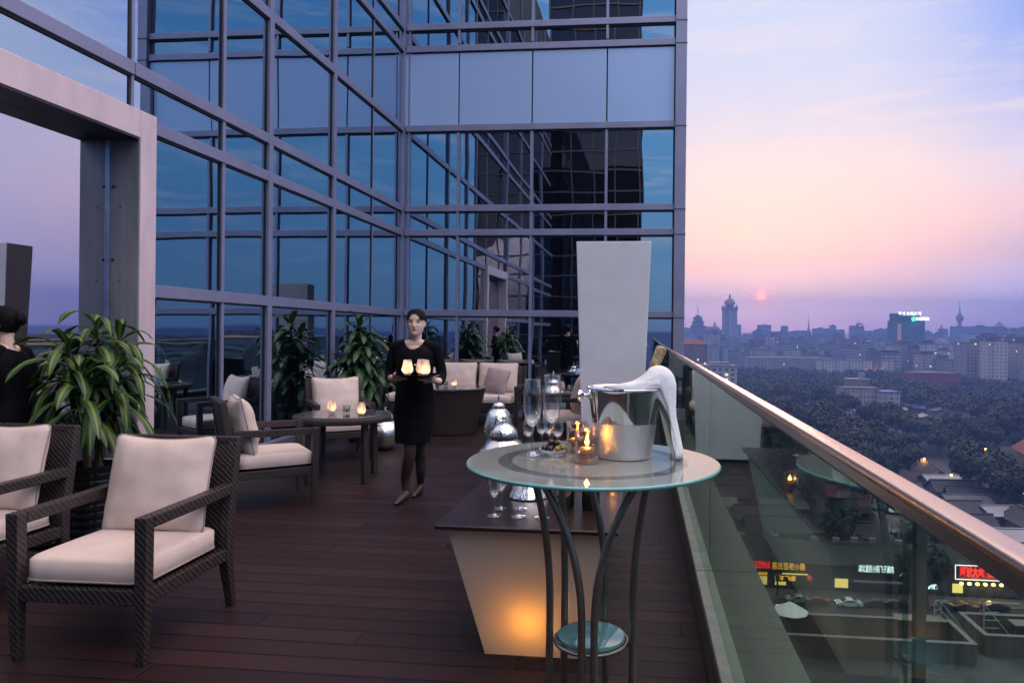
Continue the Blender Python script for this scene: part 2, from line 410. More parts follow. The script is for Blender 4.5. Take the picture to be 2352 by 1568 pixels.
for a, b_ in zip(ys, ys[1:]):
    mb = MB(); mb.bbox((GX - .006, a + .006, .2515), (GX + .006, b_ - .006, 1.232)); mb.build('glass_panel', RG, bal)
for a in (.92, 5.88):
    mb = MB(); mb.bbox((GX + .010, a - .006, .2515), (GX + .024, a + .006, 1.240)); mb.build('baluster', POSTM, bal, bevel=.002)
mb = MB(); rings = []
for yy in (-6.5, -2, 2, 6, YF - .03):
    rings.append([Vector((GX + .008 + .0185 * (abs(cos(a)) ** .55) * (1 if cos(a) >= 0 else -1), yy, 1.2590 + .0085 * (abs(sin(a)) ** .6) * (1 if sin(a) >= 0 else -1))) for a in [2 * pi * k / 28 for k in range(28)]])
mb.loft(rings); hr_o = mb.build('handrail', RAILM, bal, smooth=True)
mb = MB(); mb.bbox((GX - .004, -6.5, 1.2345), (GX + .020, YF - .03, 1.2500)); mb.build('rail_channel', POSTM, bal)

# ------------------------------------------------------------------ hotel: two walls of mirror glass around the deck
hot = thing('hotel_tower', 'tall blue mirror glass hotel facade around the terrace with grey mullion grid', 'building')
LV = [.2, 1.78, 3.17, 3.59, 4.98, 6.36, 6.74, 8.15, 9.53, 9.92, 11.33]
LY = [11.85, 10.46, 9.07, 7.44, 6.58, 5.33]       # joints of the side wall seen from the terrace
g = rnd
def pane(c0, c1, ax, name='glass_pane', mat=GLASS):
    """pane between two corners; ax: plane normal axis"""
    c0, c1 = Vector(c0), Vector(c1); mid = (c0 + c1) / 2
    mb = MB(); mb.bbox(c0 - mid, c1 - mid)
    o = mb.build(name, mat, hot, loc=mid)
    a = R(.09)
    if ax == 'x': o.rotation_euler = (0, g.uniform(-a, a), g.uniform(-a, a))
    else: o.rotation_euler = (g.uniform(-a, a), 0, g.uniform(-a, a))
    return o
for yb, ya in zip(LY, LY[1:]):
    for z0, z1 in zip(LV, LV[1:]):
        pane((-W - .02, ya + .02, z0 + .02), (-W, yb - .02, z1 - .02), 'x')
for z0, z1 in zip(LV[3:], LV[4:]):
    pane((-W - .02, 2.72, z0 + .02), (-W, 5.31, z1 - .02), 'x')
pane((-W - .02, 2.92, 3.24), (-W, 5.31, 3.57), 'x')
for a, b_ in ((-7.9, -5.3), (-5.3, -2.6), (-2.6, .05), (.05, 2.7)):
    pane((-W - .02, a + .02, .22), (-W, b_ - .02, 11.31), 'x')
FXs = [-W, -3.2, -1.915, -.633, .51]
for a, b_ in zip(FXs, FXs[1:]):
    for z0, z1 in zip(LV, LV[1:]):
        if z0 == 4.98:
            mb = MB(); mb.bbox((a + .012, YF - .03, z0 + .02), (b_ - .012, YF + .02, z1 - .02)); mb.build('spandrel_panel', PANEL, hot, bevel=.004)
        elif z0 < 9.5: pane((a + .02, YF, z0 + .02), (b_ - .02, YF + .02, z1 - .02), 'y')
        else: pane((a + .02, YF, z0 + .02), (b_ - .02, YF + .02, z1 - .02), 'y')
# transoms: deep bars with a dark gasket under them
for z in LV[1:]:
    th = .108 if z not in (.2,) else .2
    for y0, y1 in ((5.34, YF - .06), (2.7, 5.33), (-7.9, 2.69)):
        if z in (1.78, 3.17) and y0 == 2.7: continue
        mb = MB(); mb.bbox((-W + .001, y0, z - th / 2), (-W + .04, y1, z + th / 2)); mb.build('transom', ALU, hot, bevel=.004)
        mb = MB(); mb.bbox((-W + .002, y0, z - th / 2 - .018), (-W + .02, y1, z - th / 2 - .001)); mb.build('gasket', ALU_D, hot)
    mb = MB(); mb.bbox((-W + .065, YF - .062, z - th / 2), (.512, YF - .001, z + th / 2)); mb.build('transom', ALU, hot, bevel=.004)
    mb = MB(); mb.bbox((-W + .065, YF - .034, z - th / 2 - .026), (.51, YF - .002, z - th / 2 - .001)); mb.build('gasket', ALU_D, hot)
for y, wd, z0, z1, dp in ((10.46, .03, .02, 14.5, .02), (9.07, .08, .02, 14.5, .045), (7.44, .085, .02, 14.5, .046), (6.58, .045, .02, 14.5, .03), (5.33, .03, 3.27, 14.5, .022), (2.7, .10, .02, 14.5, .07), (.05, .05, .02, 14.5, .04), (-2.6, .10, .02, 14.5, .07), (-5.3, .05, .02, 14.5, .04)):
    mb = MB(); mb.bbox((-W + .0025, y - wd / 2, z0), (-W + dp, y + wd / 2, z1)); mb.build('mullion', ALU, hot, bevel=.004)
    mb = MB(); mb.bbox((-W + .0015, y - wd / 2 - .016, z0), (-W + .012, y - wd / 2 - .001, z1)); mb.build('gasket', ALU_D, hot)
for x in FXs[1:4]:
    mb = MB(); mb.bbox((x - .022, YF - .05, .02), (x + .022, YF - .0025, 4.9)); mb.build('mullion', ALU, hot, bevel=.003)
    mb = MB(); mb.bbox((x - .022, YF - .05, 6.44), (x + .022, YF - .0025, 14.5)); mb.build('mullion', ALU, hot, bevel=.003)
mb = MB(); mb.bbox((-W - .05, YF - .10, 0), (-W + .05, YF + .1, 14.5)); mb.bbox((-W + .1, YF - .04, 0), (-W + .135, YF - .003, 14.5)); mb.build('mullion', ALU, hot, bevel=.004)
mb = MB(); mb.bbox((.515, YF - .12, -.2), (.70, YF + .5, 14.6)); mb.build('corner_column', ALU, hot, bevel=.006)
for z in LV[1:]:
    mb = MB(); mb.bbox((.512, YF - .126, z - .06), (.706, YF + .5, z - .05)); mb.build('gasket', ALU_D, hot)
# base sills
mb = MB(); mb.bbox((-W - .02, 5.54, .003), (-W + .09, YF - .1, .2)); mb.build('base_sill', ALU, hot, bevel=.006)
mb = MB(); mb.bbox((-W + .092, YF - .09, .003), (.513, YF - .0, .2)); mb.build('base_sill', ALU, hot, bevel=.006)
# the service doorway: steel portal, deep reveal, dark mirror glass
dr = MB(); dr.bbox((-W - .17, 2.90, 3.02), (-W + .095, 5.33, 3.245)); drf = dr.build('door_frame', STEELP, hot, bevel=.004)
mb = MB(); mb.bbox((-W - .165, 5.333, .003), (-W + .095, 5.52, 3.245)); mb.build('post', STEELP, drf, bevel=.004)
mb = MB(); mb.bbox((-W - .165, 2.70, .003), (-W + .095, 2.897, 3.245)); mb.build('post', STEELP, drf, bevel=.004)
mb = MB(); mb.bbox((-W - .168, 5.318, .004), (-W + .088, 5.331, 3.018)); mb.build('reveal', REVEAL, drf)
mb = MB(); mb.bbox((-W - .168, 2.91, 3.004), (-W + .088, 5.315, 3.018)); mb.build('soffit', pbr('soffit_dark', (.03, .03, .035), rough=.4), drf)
mb = MB(); mb.bbox((-W - .19, 2.9, .004), (-W - .171, 5.33, 3.016)); mb.build('door_glass', GLASS_DOOR, hot)
mb = MB(); mb.bbox((-W - .169, 5.296, .006), (-W - .155, 5.316, 3.0)); mb.build('door_track', pbr('track_blue_steel', (.42, .47, .62), rough=.3, metal=.8), drf)
mb = MB()
for z in (2.62, 2.02, 1.3):
    mb.lathe([(.014, 0), (.014, .006), (.004, .009)], (-W - .13, 5.317, z), 10, M=Matrix.Rotation(R(90), 4, 'X'))
    mb.lathe([(.006, 0), (.006, .004)], (-W - .07, 5.317, z - .17), 8, M=Matrix.Rotation(R(90), 4, 'X'))
mb.build('bolt', ALU_D, drf)
# the body of the hotel behind the glass and below the deck
mb = MB(); mb.bbox((-34, -7.9, -47.2), (-W - .46, 40, 14.6)); mb.bbox((-W - .455, YF + .06, -47.2), (.7, 40, 14.55)); mb.bbox((-W - .455, -9.9, -47.2), (KX1 - .03, YF + .055, -.32)); mb.bbox((-W - .455, -7.9, 11.4), (-W - .03, YF, 14.55)); mb.bbox((-W - .03, YF + .025, 11.36), (.6, YF + .055, 14.5))
mb.bbox((-W - .45, 5.4, .02), (-W - .2, YF, 11.39)); mb.bbox((-W - .45, -7.9, .02), (-W - .2, 5.39, 11.385)); mb.bbox((-W - .19, YF + .03, .02), (.6, YF + .05, 11.35))
mb.build('core_wall', pbr('core_dark', (.05, .052, .06), rough=.8), hot)
# wing of the hotel that closes the terrace behind the camera (seen in the glass)
wg = thing('hotel_wing', 'dark glazed hotel wing closing the terrace, seen mirrored in the front glass', 'building')
mb = MB(); mb.bbox((-W - .4, -34, -47), (-.12, -10, 19)); mb.build('wall', GLASS_BLACK, wg)
mb = MB()
for z in [.2 + 1.0 * k for k in range(18)]: mb.bbox((-W - .38, -9.998, z), (-.13, -9.93, z + .08))
for x in [-W - .35 + k * 1.07 for k in range(5)]: mb.bbox((x, -9.928, .1), (x + .06, -9.89, 18.9))
mb.build('facade_grid', pbr('bronze_grid', (.10, .095, .10), rough=.5, metal=.4), wg)

# tall tapered white lantern column standing by the glass
tp = T(1411, 559, 8.2); zt = tp.z
lc = thing('light_column', 'tall tapering white column standing in front of the mirrored facade', 'light column', (tp.x, tp.y, 0))
wt = 168 / F * 8.2
mb = MB(); mb.loft([[Vector((sx * wt / 2 * k, sy * .19 * k, z)) for sx, sy in ((-1, -1), (1, -1), (1, 1), (-1, 1))] for z, k in ((.035, .80), (zt, 1.0))]); mb.build('shade', WHITEP, lc, bevel=.008)
mb = MB(); mb.bbox((-wt * .36, -.13, 0), (wt * .36, .13, .034)); mb.build('plinth', ALU_D, lc)
# ------------------------------------------------------------------ the city below
ZG = -47.2
GROUND = pbr('city_ground', (.013, .016, .017), rough=.95, var=.35, vs=.02, objrand=0)
mb = MB(); mb.add([(-699, -819, ZG), (2299, -819, ZG), (2299, 2899, ZG), (-699, 2899, ZG)], [(0, 1, 2, 3)]); kind(mb.build('ground', GROUND), 'structure')
ASPH = pbr('asphalt', (.018, .018, .020), rough=.8, var=.2, vs=.5)
YS = 126.0
mb = MB(); mb.bbox((-80, 117, ZG + .01), (420, 131.5, ZG + .06)); kind(mb.build('street', ASPH), 'structure')
mb = MB(); mb.bbox((-80, 131.6, ZG + .01), (420, 136.5, ZG + .17)); kind(mb.build('pavement', pbr('paving', (.06, .057, .057), rough=.85, var=.2, vs=.6)), 'structure')
mb = MB(); mb.bbox((-80, 108, ZG + .01), (420, 116.9, ZG + .17)); kind(mb.build('pavement', bpy.data.materials['paving']), 'structure')
mb = MB()
for k in range(60): mb.bbox((-70 + k * 8, 124.1, ZG + .066), (-67 + k * 8, 124.25, ZG + .07))
kind(mb.build('lane_marking', pbr('road_paint', (.6, .6, .58), rough=.7)), 'structure')

# buildings ------------------------------------------------------
def win_mat(name, wall, glass=(.03, .04, .06), cw=3.2, ch=3.1, ww=.5, wh=.5, lit=.03, strips=False, litcol=(1.0, .75, .42), ls_=1.6):
    mt, nt, b = newmat(name)
    uv = nt.n('ShaderNodeUVMap'); sp = nt.n('ShaderNodeSeparateXYZ'); nt.l(uv.outputs[0], sp.inputs[0])
    u = nt.math('DIVIDE', sp.outputs[0], cw); v = nt.math('DIVIDE', sp.outputs[1], ch)
    fu = nt.math('FRACT', u); fv = nt.math('FRACT', v)
    def inside(fr, wdt): return nt.math('LESS_THAN', nt.math('ABSOLUTE', nt.math('SUBTRACT', fr, .5)), wdt / 2)
    mk = inside(fv, wh) if strips else nt.math('MULTIPLY', inside(fu, ww), inside(fv, wh))
    mk = nt.math('MULTIPLY', mk, nt.math('GREATER_THAN', sp.outputs[1], -10))
    oi = nt.n('ShaderNodeObjectInfo')
    cm = nt.n('ShaderNodeCombineXYZ'); nt.l(nt.math('FLOOR', u), cm.inputs[0]); nt.l(nt.math('FLOOR', v), cm.inputs[1]); nt.l(nt.math('MULTIPLY', oi.outputs['Random'], 977), cm.inputs[2])
    wn = nt.n('ShaderNodeTexWhiteNoise'); nt.l(cm.outputs[0], wn.inputs['Vector'])
    hs = nt.n('ShaderNodeHueSaturation'); hs.inputs['Color'].default_value = (*wall, 1)
    nt.l(nt.math('ADD', nt.math('MULTIPLY', oi.outputs['Random'], .7), .65), hs.inputs['Value'])
    g2 = nt.mixc(wn.outputs[0], glass, tuple(min(1, c * 3 + .02) for c in glass))
    # bays and stained strips
    bay = nt.math('MULTIPLY', nt.math('LESS_THAN', nt.math('FRACT', nt.math('DIVIDE', u, 4.0)), .22), .45)
    wc = nt.mixc(bay, hs.outputs[0], tuple(c * .55 for c in wall))
    nt.l(nt.mixc(mk, wc, g2), b.inputs['Base Color'])
    b.inputs['Roughness'].default_value = .6
    if lit:
        lm = nt.math('MULTIPLY', nt.math('GREATER_THAN', wn.outputs[0], 1 - lit), mk)
        b.inputs['Emission Color'].default_value = (*litcol, 1)
        nt.l(nt.math('MULTIPLY', lm, ls_), b.inputs['Emission Strength'])
    return mt
WM = {'flat': win_mat('flats_grey', (.20, .195, .21), lit=.018),
      'white': win_mat('flats_white', (.25, .24, .255), cw=3.6, ww=.42, wh=.45, lit=.016),
      'brown': win_mat('flats_brown', (.13, .085, .075), cw=3.0, ww=.45, lit=.02),
      'office': win_mat('office_bands', (.22, .22, .24), ch=3.6, wh=.5, strips=True, lit=.02),
      'dark': win_mat('dark_office', (.14, .15, .18), cw=2.4, ww=.6, wh=.6, lit=.025)}
ROOFC = pbr('roof_concrete', (.062, .064, .070), rough=.9, var=.25, vs=.15, objrand=.4)
REDROOF = pbr('red_roof', (.12, .032, .028), rough=.8, var=.2, vs=.4)
BLUEROOF = pbr('blue_tin_roof', (.025, .08, .19), rough=.5, var=.15, vs=.3)
WHITEROOF = pbr('white_membrane_roof', (.15, .16, .18), rough=.7, var=.1, vs=.2)
TILE = pbr('grey_tile_roof', (.020, .022, .025), rough=.85, var=.35, vs=.6, objrand=.7)

def slab(name, label, cat, x0, x1, ytop, t, mat, depth=18, roof=None, rz=0.0, zb=ZG, plant=True, group=None, parapet=.8):
    """block whose front spans photo columns x0..x1 at distance t, roof line at row ytop"""
    a, b_ = T(x0, ytop, t), T(x1, ytop, t); wdt = (b_ - a).length; zt = (a.z + b_.z) / 2; h = zt - zb
    c = (a + b_) / 2; dirv = Vector((c.x, c.y, 0)).normalized(); c = c + dirv * depth / 2
    o = thing(name, label, cat, (c.x, c.y, zb), -YAW + rz if False else math.atan2(b_.y - a.y, b_.x - a.x) + rz, group)
    mb = MB(); mb.box((0, 0, h / 2), (wdt, depth, h), uvm=True); mb.build('wall', WM[mat] if isinstance(mat, str) else mat, o)
    mb = MB(); mb.bbox((-wdt / 2 - .2, -depth / 2 - .2, h + .02), (wdt / 2 + .2, depth / 2 + .2, h + parapet))
    if plant:
        k = rnd.uniform(-.3, .2); mb.bbox((wdt * k, -depth * .25, h + parapet + .01), (wdt * (k + .22), depth * .25, h + parapet + rnd.uniform(2.5, 4.5)))
    mb.build('roof', roof or ROOFC, o)
    return o, wdt, h

# named landmarks
# onion-capped tower
p = T(1675, 800, 1500); o = thing('dome_tower', 'tall tower capped with a ribbed pavilion dome left of the red sun', 'tower', (p.x, p.y, ZG))
hs = T(1675, 712, 1500).z - ZG; wd = 31 / F * 1500
mb = MB(); mb.box((0, 0, hs / 2), (wd, wd, hs), uvm=True); mb.build('wall', win_mat('tower_bands', (.36, .37, .42), cw=wd / 2.02, ch=4.6, ww=.86, wh=.5, lit=.004), o)
mb = MB(); mb.box((0, 0, hs + 1.5), (wd * 1.1, wd * 1.1, 3)); 
for sx in (-1, 1):
    for sy in (-1, 1): mb.lathe([(2.2, 0), (2.4, 3), (.3, 7.5)], (sx * wd * .46, sy * wd * .46, hs + 3), 8)
mb.build('cornice', pbr('dusk_trim', (.16, .15, .18), rough=.8), o)
mb = MB(); mb.lathe([(9, 0), (9, 9), (12.5, 9.5), (12, 12), (10.5, 16), (6.5, 20), (2.6, 22.5), (1.8, 25), (2.0, 28), (.2, 33)], (0, 0, hs + 3), 16); mb.build('dome', pbr('dome_roof', (.17, .12, .12), rough=.7), o, smooth=True)
# stepped pagoda block with mast and pavilion
o, wd, h = slab('palace_block', 'wide block with a pagoda crown, mast and corner pavilion beside the dome tower', 'tower', 1588, 1652, 760, 1450, 'office', depth=40, plant=False)
k = F / 1450
mb = MB()
for (r, z0, z1) in ((13, 0, 10), (14.5, 10, 11.5), (10.5, 11.5, 19), (12, 19, 20.3), (8, 20.3, 28), (9.5, 28, 29.2), (4.5, 29.2, 33)):
    mb.box((-wd / 2 + 13, 0, h + (z0 + z1) / 2), (r * 2, r * 2, z1 - z0))
mb.tube([(-wd / 2 + 13, 0, h + 33), (-wd / 2 + 13, 0, h + 52)], .8, 6); mb.build('pagoda_crown', bpy.data.materials['dusk_trim'], o)
mb = MB(); mb.lathe([(9, 0), (9, 3), (12, 4), (7, 9), (2, 12), (1.4, 18), (.2, 19)], (wd / 2 - 9, 0, h + .8), 12); mb.build('pavilion', bpy.data.materials['dome_roof'], o)
slab('apartment_block', 'pale slab of flats standing in front of the dome tower', 'building', 1618, 1652, 768, 1100, 'white')
slab('apartment_block', 'low pale block of flats between the dome tower and its slab neighbour', 'building', 1650, 1664, 782, 1000, 'flat')
o, wd, h = slab('brick_building', 'dark brown brick building with red roof at the facade corner', 'building', 1545, 1618, 792, 600, 'brown', depth=30, roof=REDROOF)
mb = MB(); a_ = wd / 2; mb.loft([[Vector((-a_, -15, h + .82)), Vector((a_, -15, h + .82)), Vector((a_, 15, h + .82)), Vector((-a_, 15, h + .82))], [Vector((-a_ * .6, -8, h + 5)), Vector((a_ * .5, -8, h + 5)), Vector((a_ * .5, 8, h + 5)), Vector((-a_ * .6, 8, h + 5))]]); mb.build('roof', REDROOF, o)
# pale office with real windows
t_ = 480; a, b_ = T(1560, 838, t_), T(1693, 843, t_); wd = (b_ - a).length; c = (a + b_) / 2; h = c.z - ZG
o = thing('office_block', 'pale five storey office block with paired windows behind the handrail', 'building', (c.x, c.y, ZG), math.atan2(b_.y - a.y, b_.x - a.x))
mb = MB(); mb.bbox((-wd / 2, 0, 0), (wd / 2, 14, h)); mb.build('wall', pbr('pale_render', (.25, .235, .24), rough=.85, var=.12, vs=.3), o)
mb = MB(); mb.bbox((-wd / 2 - .4, -.4, h + .01), (wd / 2 + .4, 14.4, h + .7)); mb.bbox((wd * .05, 3, h + .71), (wd * .4, 11, h + 2.6)); mb.build('roof', WHITEROOF, o)
wgm = pbr('far_window_glass', (.05, .06, .09), rough=.2, var=.3, vs=.5); wlm = emis('lit_far_window', (1, .85, .6), 1.3)
for r_ in range(5):
    for q in range(9):
        x = -wd / 2 + 3 + q * (wd - 6) / 8; z = h - 3.2 - r_ * 3.4
        lit = (r_, q) in ((1, 7), (2, 7), (3, 5))
        mb = MB(); mb.bbox((x - 1.1, -.1, z), (x - .08, .05, z + 1.7)); mb.bbox((x + .08, -.1, z), (x + 1.1, .05, z + 1.7)); mb.build('window', wlm if lit else wgm, o)
# building with the lit signs
t_ = 1000
o, wd, h = slab('sign_tower', 'teal office tower crowned with glowing white rooftop characters', 'tower', 2050, 2112, 737, t_, win_mat('teal_glass', (.03, .10, .15), glass=(.02, .07, .11), cw=3.0, ch=3.4, ww=.6, wh=.55, lit=.012), depth=34, plant=False)
mb = MB(); mb.box((-wd / 2 + 14, 0, h + 6), (26, 26, 10.4)); mb.build('roof_storey', bpy.data.materials['teal_glass'], o)
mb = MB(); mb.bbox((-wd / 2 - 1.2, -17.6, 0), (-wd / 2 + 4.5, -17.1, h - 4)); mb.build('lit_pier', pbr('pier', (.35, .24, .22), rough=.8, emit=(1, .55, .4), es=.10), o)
SW = emis('white_sign_light', (1, 1, 1), 2.6)
tm = text_mesh('sign_letters', '华吉合面吕司', 5.6, SW, o, depth=.2, bold=.12); tm.rotation_euler = (R(90), 0, 0); tm.location = (-wd / 2 + 16.5, -17.4, h + 10.5)
mb = MB(); mb.bbox((-wd / 2 + 1, -17.0, h + 6), (-wd / 2 + 31, -16.6, h + 14)); mb.build('sign_frame', bpy.data.materials['dusk_trim'], o)
mb = MB(); mb.lathe([(.1, 0), (3.3, 0), (3.3, .6), (.1, .6)], (wd / 2 - 17, -17.8, h + 3), 20, M=Matrix.Rotation(R(90), 4, 'X')); mb.build('round_logo', emis('green_sign_light', (.05, .9, .35), 2.5), o)
tm = text_mesh('sign_letters', '合日同田', 5.0, SW, o, depth=.2, bold=.2); tm.rotation_euler = (R(90), 0, 0); tm.location = (wd / 2 - 4.5, -17.6, h + 3)
point_light('sign_glow', (wd / 2 - 17, -19.5, h + 1), 3500, (.1, 1, .5), 1.0, o)
# television tower
p = T(2204, 760, 2640); o = thing('television_tower', 'slim hazy television tower with a bulb and mast on the horizon', 'tower', (p.x, p.y, ZG))
zt = T(2204, 690, 2640).z - ZG; s_ = zt / 250.0
mb = MB(); mb.lathe([(18 * s_, 0), (9 * s_, 60 * s_), (7 * s_, 150 * s_)], (0, 0, 0), 14); mb.build('shaft', bpy.data.materials['roof_concrete'], o)
mb = MB(); mb.lathe([(7 * s_, 130 * s_), (15 * s_, 152 * s_), (20 * s_, 160 * s_), (15 * s_, 170 * s_), (7 * s_, 180 * s_), (3.4 * s_, 192 * s_)], (0, 0, 0), 16); mb.build('pod', bpy.data.materials['dusk_trim'], o)
mb = MB(); mb.lathe([(3.2 * s_, 190 * s_), (2.2 * s_, 215 * s_), (.9 * s_, 250 * s_)], (0, 0, 0), 8); mb.build('mast', bpy.data.materials['dusk_trim'], o)
# lattice mast on a domed block
o, wd, h = slab('mast_building', 'domed block carrying a ringed lattice mast right of the sign tower', 'building', 2143, 2181, 792, 1050, 'white', depth=24, plant=False)
mb = MB(); mb.lathe([(9, 0), (8.4, 4), (6, 7.5), (3, 9.5), (.3, 10)], (0, 0, h + .8), 16); mb.build('dome', bpy.data.materials['dusk_trim'], o, smooth=True)
mb = MB()
for a in range(4):
    ca_, sa_ = cos(a * pi / 2 + .5), sin(a * pi / 2 + .5); mb.tube([(ca_ * 3, sa_ * 3, h + 9), (ca_ * 1.2, sa_ * 1.2, h + 25), (ca_ * .5, sa_ * .5, h + 31)], .3, 5)
for z, r_ in ((13, 3.4), (18, 2.9), (23, 2.3), (26.5, 2.4)): mb.lathe([(r_, 0), (r_, .7)], (0, 0, h + z), 10)
mb.build('lattice_mast', bpy.data.materials['dusk_trim'], o)
# long white-roofed market hall and low halls in the trees
def shed(name, label, x0, x1, y, t, h, dep, roof, wall='white', cat='hall'):
    return slab(name, label, cat, x0, x1, y, t, wall, depth=dep, roof=roof, plant=False, parapet=.6)
shed('long_hall', 'very long low hall with a white roof edge beyond the trees', 1714, 1905, 822, 820, 0, 20, WHITEROOF)
shed('long_hall', 'long low grey hall right of the white roofed hall beyond the trees', 1880, 2046, 828, 760, 0, 16, ROOFC)
o, wd, h = slab('red_hall', 'low dark red hall among trees below the sign tower', 'hall', 2084, 2192, 858, 620, win_mat('red_wall', (.15, .030, .032), ww=.25, wh=.3, lit=.01), depth=22, roof=REDROOF, plant=False)
mb = MB(); mb.bbox((-wd * .25, -9, h + .85), (wd * .1, 4, h + 1.4)); mb.build('roof_cover', WHITEROOF, o)
slab('park_hall', 'cream two storey hall with arched windows amid the park trees', 'hall', 1928, 2013, 893, 430, win_mat('cream_arches', (.20, .175, .18), cw=2.4, ww=.5, wh=.45, lit=0), depth=12, plant=False)
slab('park_hall', 'small red brick hall with a white chimney behind the cream hall', 'hall', 1944, 1990, 872, 520, 'brown', depth=12, roof=WHITEROOF)
slab('tin_shed', 'blue tin roofed shed beside the cream park hall', 'shed', 2015, 2056, 902, 420, 'white', depth=14, roof=BLUEROOF, plant=False)
# apartment ranks in front of the skyline, listed by eye
blocks = [  # x0 x1 ytop t mat label
 (2060, 2086, 790, 800, 'white', 'white flat block with a dark cap, left one below the sign tower'),
 (2087, 2110, 800, 790, 'flat', 'narrow grey flat block between two capped blocks'),
 (2112, 2140, 790, 780, 'white', 'white flat block with a dark cap, right one below the sign tower'),
 (2108, 2142, 815, 730, 'flat', 'short grey flat block in front of the capped blocks'),
 (2143, 2208, 806, 900, 'white', 'wide pale block with small square windows under the lattice mast'),
 (2144, 2200, 826, 720, 'flat', 'long grey flat block right of the red hall roof'),
 (2205, 2262, 788, 640, 'flat', 'big weathered flat block with dark vertical strips'),
 (2262, 2300, 784, 610, 'white', 'plain pale gable tower with one column of small windows'),
 (2300, 2326, 792, 650, 'flat', 'grey flat block between the pale gable tower and the last block'),
 (2326, 2362, 788, 630, 'white', 'pale flat block cut by the frame edge'),
 (2252, 2290, 772, 900, 'brown', 'brown capped block rising behind the pale gable tower'),
 (2300, 2352, 775, 880, 'brown', 'brown block rising behind the last flats'),
 (2185, 2222, 750, 1900, 'dark', 'hazy dark slab under the television tower'),
 (2222, 2282, 750, 1800, 'dark', 'wide hazy slab right of the television tower'),
 (2282, 2309, 751, 1750, 'dark', 'hazy slab with a peaked glass top'),
 (2330, 2370, 755, 1500, 'brown', 'hazy brown block with red lights at the frame edge'),
 (1882, 1938, 757, 2300, 'dark', 'wide pale hazy slab left of the lantern topped tower'),
 (1965, 1982, 752, 2000, 'dark', 'hazy tower with a red light on its crown'),
 (2010, 2034, 757, 1900, 'dark', 'rounded hazy tower left of the sign tower'),
 (1996, 2016, 808, 760, 'brown', 'flat block washed in orange lamp light'),
 (2018, 2062, 812, 780, 'office', 'low banded office left of the capped blocks'),
]
for x0, x1, yt, t, mt_, lab in blocks:
    o, wd, h = slab('apartment_block' if mt_ in ('flat', 'white') else 'tower_block', lab, 'building', x0, x1, yt, t, mt_, depth=rnd.uniform(14, 22))
    if 'dark cap' in lab or 'capped' in lab:
        mb = MB(); mb.box((0, 0, h + 2.2), (wd * .75, 12, 2.6)); mb.box((0, 0, h + 4.2), (wd * .95, 16, .9)); mb.build('roof_cap', bpy.data.materials['dusk_trim'], o)
    if 'orange' in lab:
        point_light('street_glow', (0, -14, 8), 9000, (1, .5, .2), 1.0, o)
    if 'peaked' in lab:
        mb = MB(); mb.lathe([(wd * .5, 0), (.4, 14)], (0, 0, h + .9), 4); mb.build('roof_peak', bpy.data.materials['dusk_trim'], o)
    if 'red light on' in lab:
        mb = MB(); mb.box((0, 0, h + 8), (14, 10, 10)); mb.tube([(0, 0, h + 13), (0, 0, h + 28)], .5, 5); mb.build('crown', bpy.data.materials['dusk_trim'], o)
        mb = MB(); mb.box((0, -6, h + 6), (5, 1, 5)); mb.build('red_lamp', emis('far_red_lamp', (1, .08, .05), 3), o)
# spire on a block in the middle of the skyline
o, wd, h = slab('spire_building', 'stepped block with a needle spire in the middle of the skyline', 'building', 1846, 1868, 770, 1600, 'flat', depth=18, plant=False)
mb = MB(); mb.box((0, 0, h + 5), (10, 10, 9)); mb.lathe([(4, 9.5), (2.2, 16), (.8, 30), (.2, 46)], (0, 0, h), 8); mb.build('spire', bpy.data.materials['dusk_trim'], o)
# the anonymous ranks of the skyline
mats_ = ['flat', 'white', 'flat', 'white', 'brown', 'office', 'dark']
SKY_L = {'flat': 'hazy grey block of flats with small windows among the skyline ranks', 'white': 'hazy pale block of flats among the skyline ranks', 'brown': 'hazy brown block of flats among the skyline ranks', 'office': 'hazy banded office among the skyline ranks', 'dark': 'hazy dark glazed block among the skyline ranks'}
rc = random.Random(11)
for t, n, ylo, yhi, xa, xb in ((2450, 20, 745, 762, 1570, 2420), (1700, 30, 758, 776, 1570, 2400), (1250, 28, 768, 792, 1570, 2110), (980, 22, 786, 806, 1590, 2060), (880, 14, 800, 816, 1700, 2050)):
    for i in range(n):
        x = xa + (xb - xa) * (i + rc.uniform(-.3, .3)) / n; wpx = rc.uniform(14, 38); tt = t * rc.uniform(.92, 1.10)
        mt_ = rc.choice(mats_)
        slab('skyline_block', SKY_L[mt_], 'building', x, x + wpx, rc.uniform(ylo, yhi), tt, mt_, depth=rc.uniform(14, 22), rz=rc.uniform(-.25, .25), group='skyline blocks, ' + mt_, plant=rc.random() < .6)
for i in range(64):   # the city further round to the side, seen mirrored in the glass
    az = R(rc.uniform(31, 74) if i % 3 == 0 else rc.uniform(128, 166)); d_ = rc.uniform(420, 900) if i < 26 else rc.uniform(110, 420); wd = rc.uniform(18, 45); h = rc.uniform(24, 50) if i < 26 else rc.uniform(14, 40)
    mt_ = rc.choice(mats_)
    o = thing('city_block', 'mirrored ' + {'flat': 'grey', 'white': 'pale', 'brown': 'brown', 'office': 'banded', 'dark': 'dark'}[mt_] + ' city block, seen as a reflection in the glass wall', 'building', (sin(az) * d_, cos(az) * d_, ZG), rc.uniform(-.6, .6), 'mirrored city blocks, ' + mt_)
    mb = MB(); mb.box((0, 0, h / 2), (wd, 16, h), uvm=True); mb.build('wall', WM[mt_], o)
    mb = MB(); mb.loft([[Vector((sx * wd * .54, sy * 9.5, h + .02)) for sx, sy in ((-1, -1), (1, -1), (1, 1), (-1, 1))], [Vector((sx * wd * .42, sy * .4, h + (6 if i % 3 == 0 else .8))) for sx, sy in ((-1, -1), (1, -1), (1, 1), (-1, 1))]]); mb.build('roof', REDROOF if i % 3 == 0 else ROOFC, o)

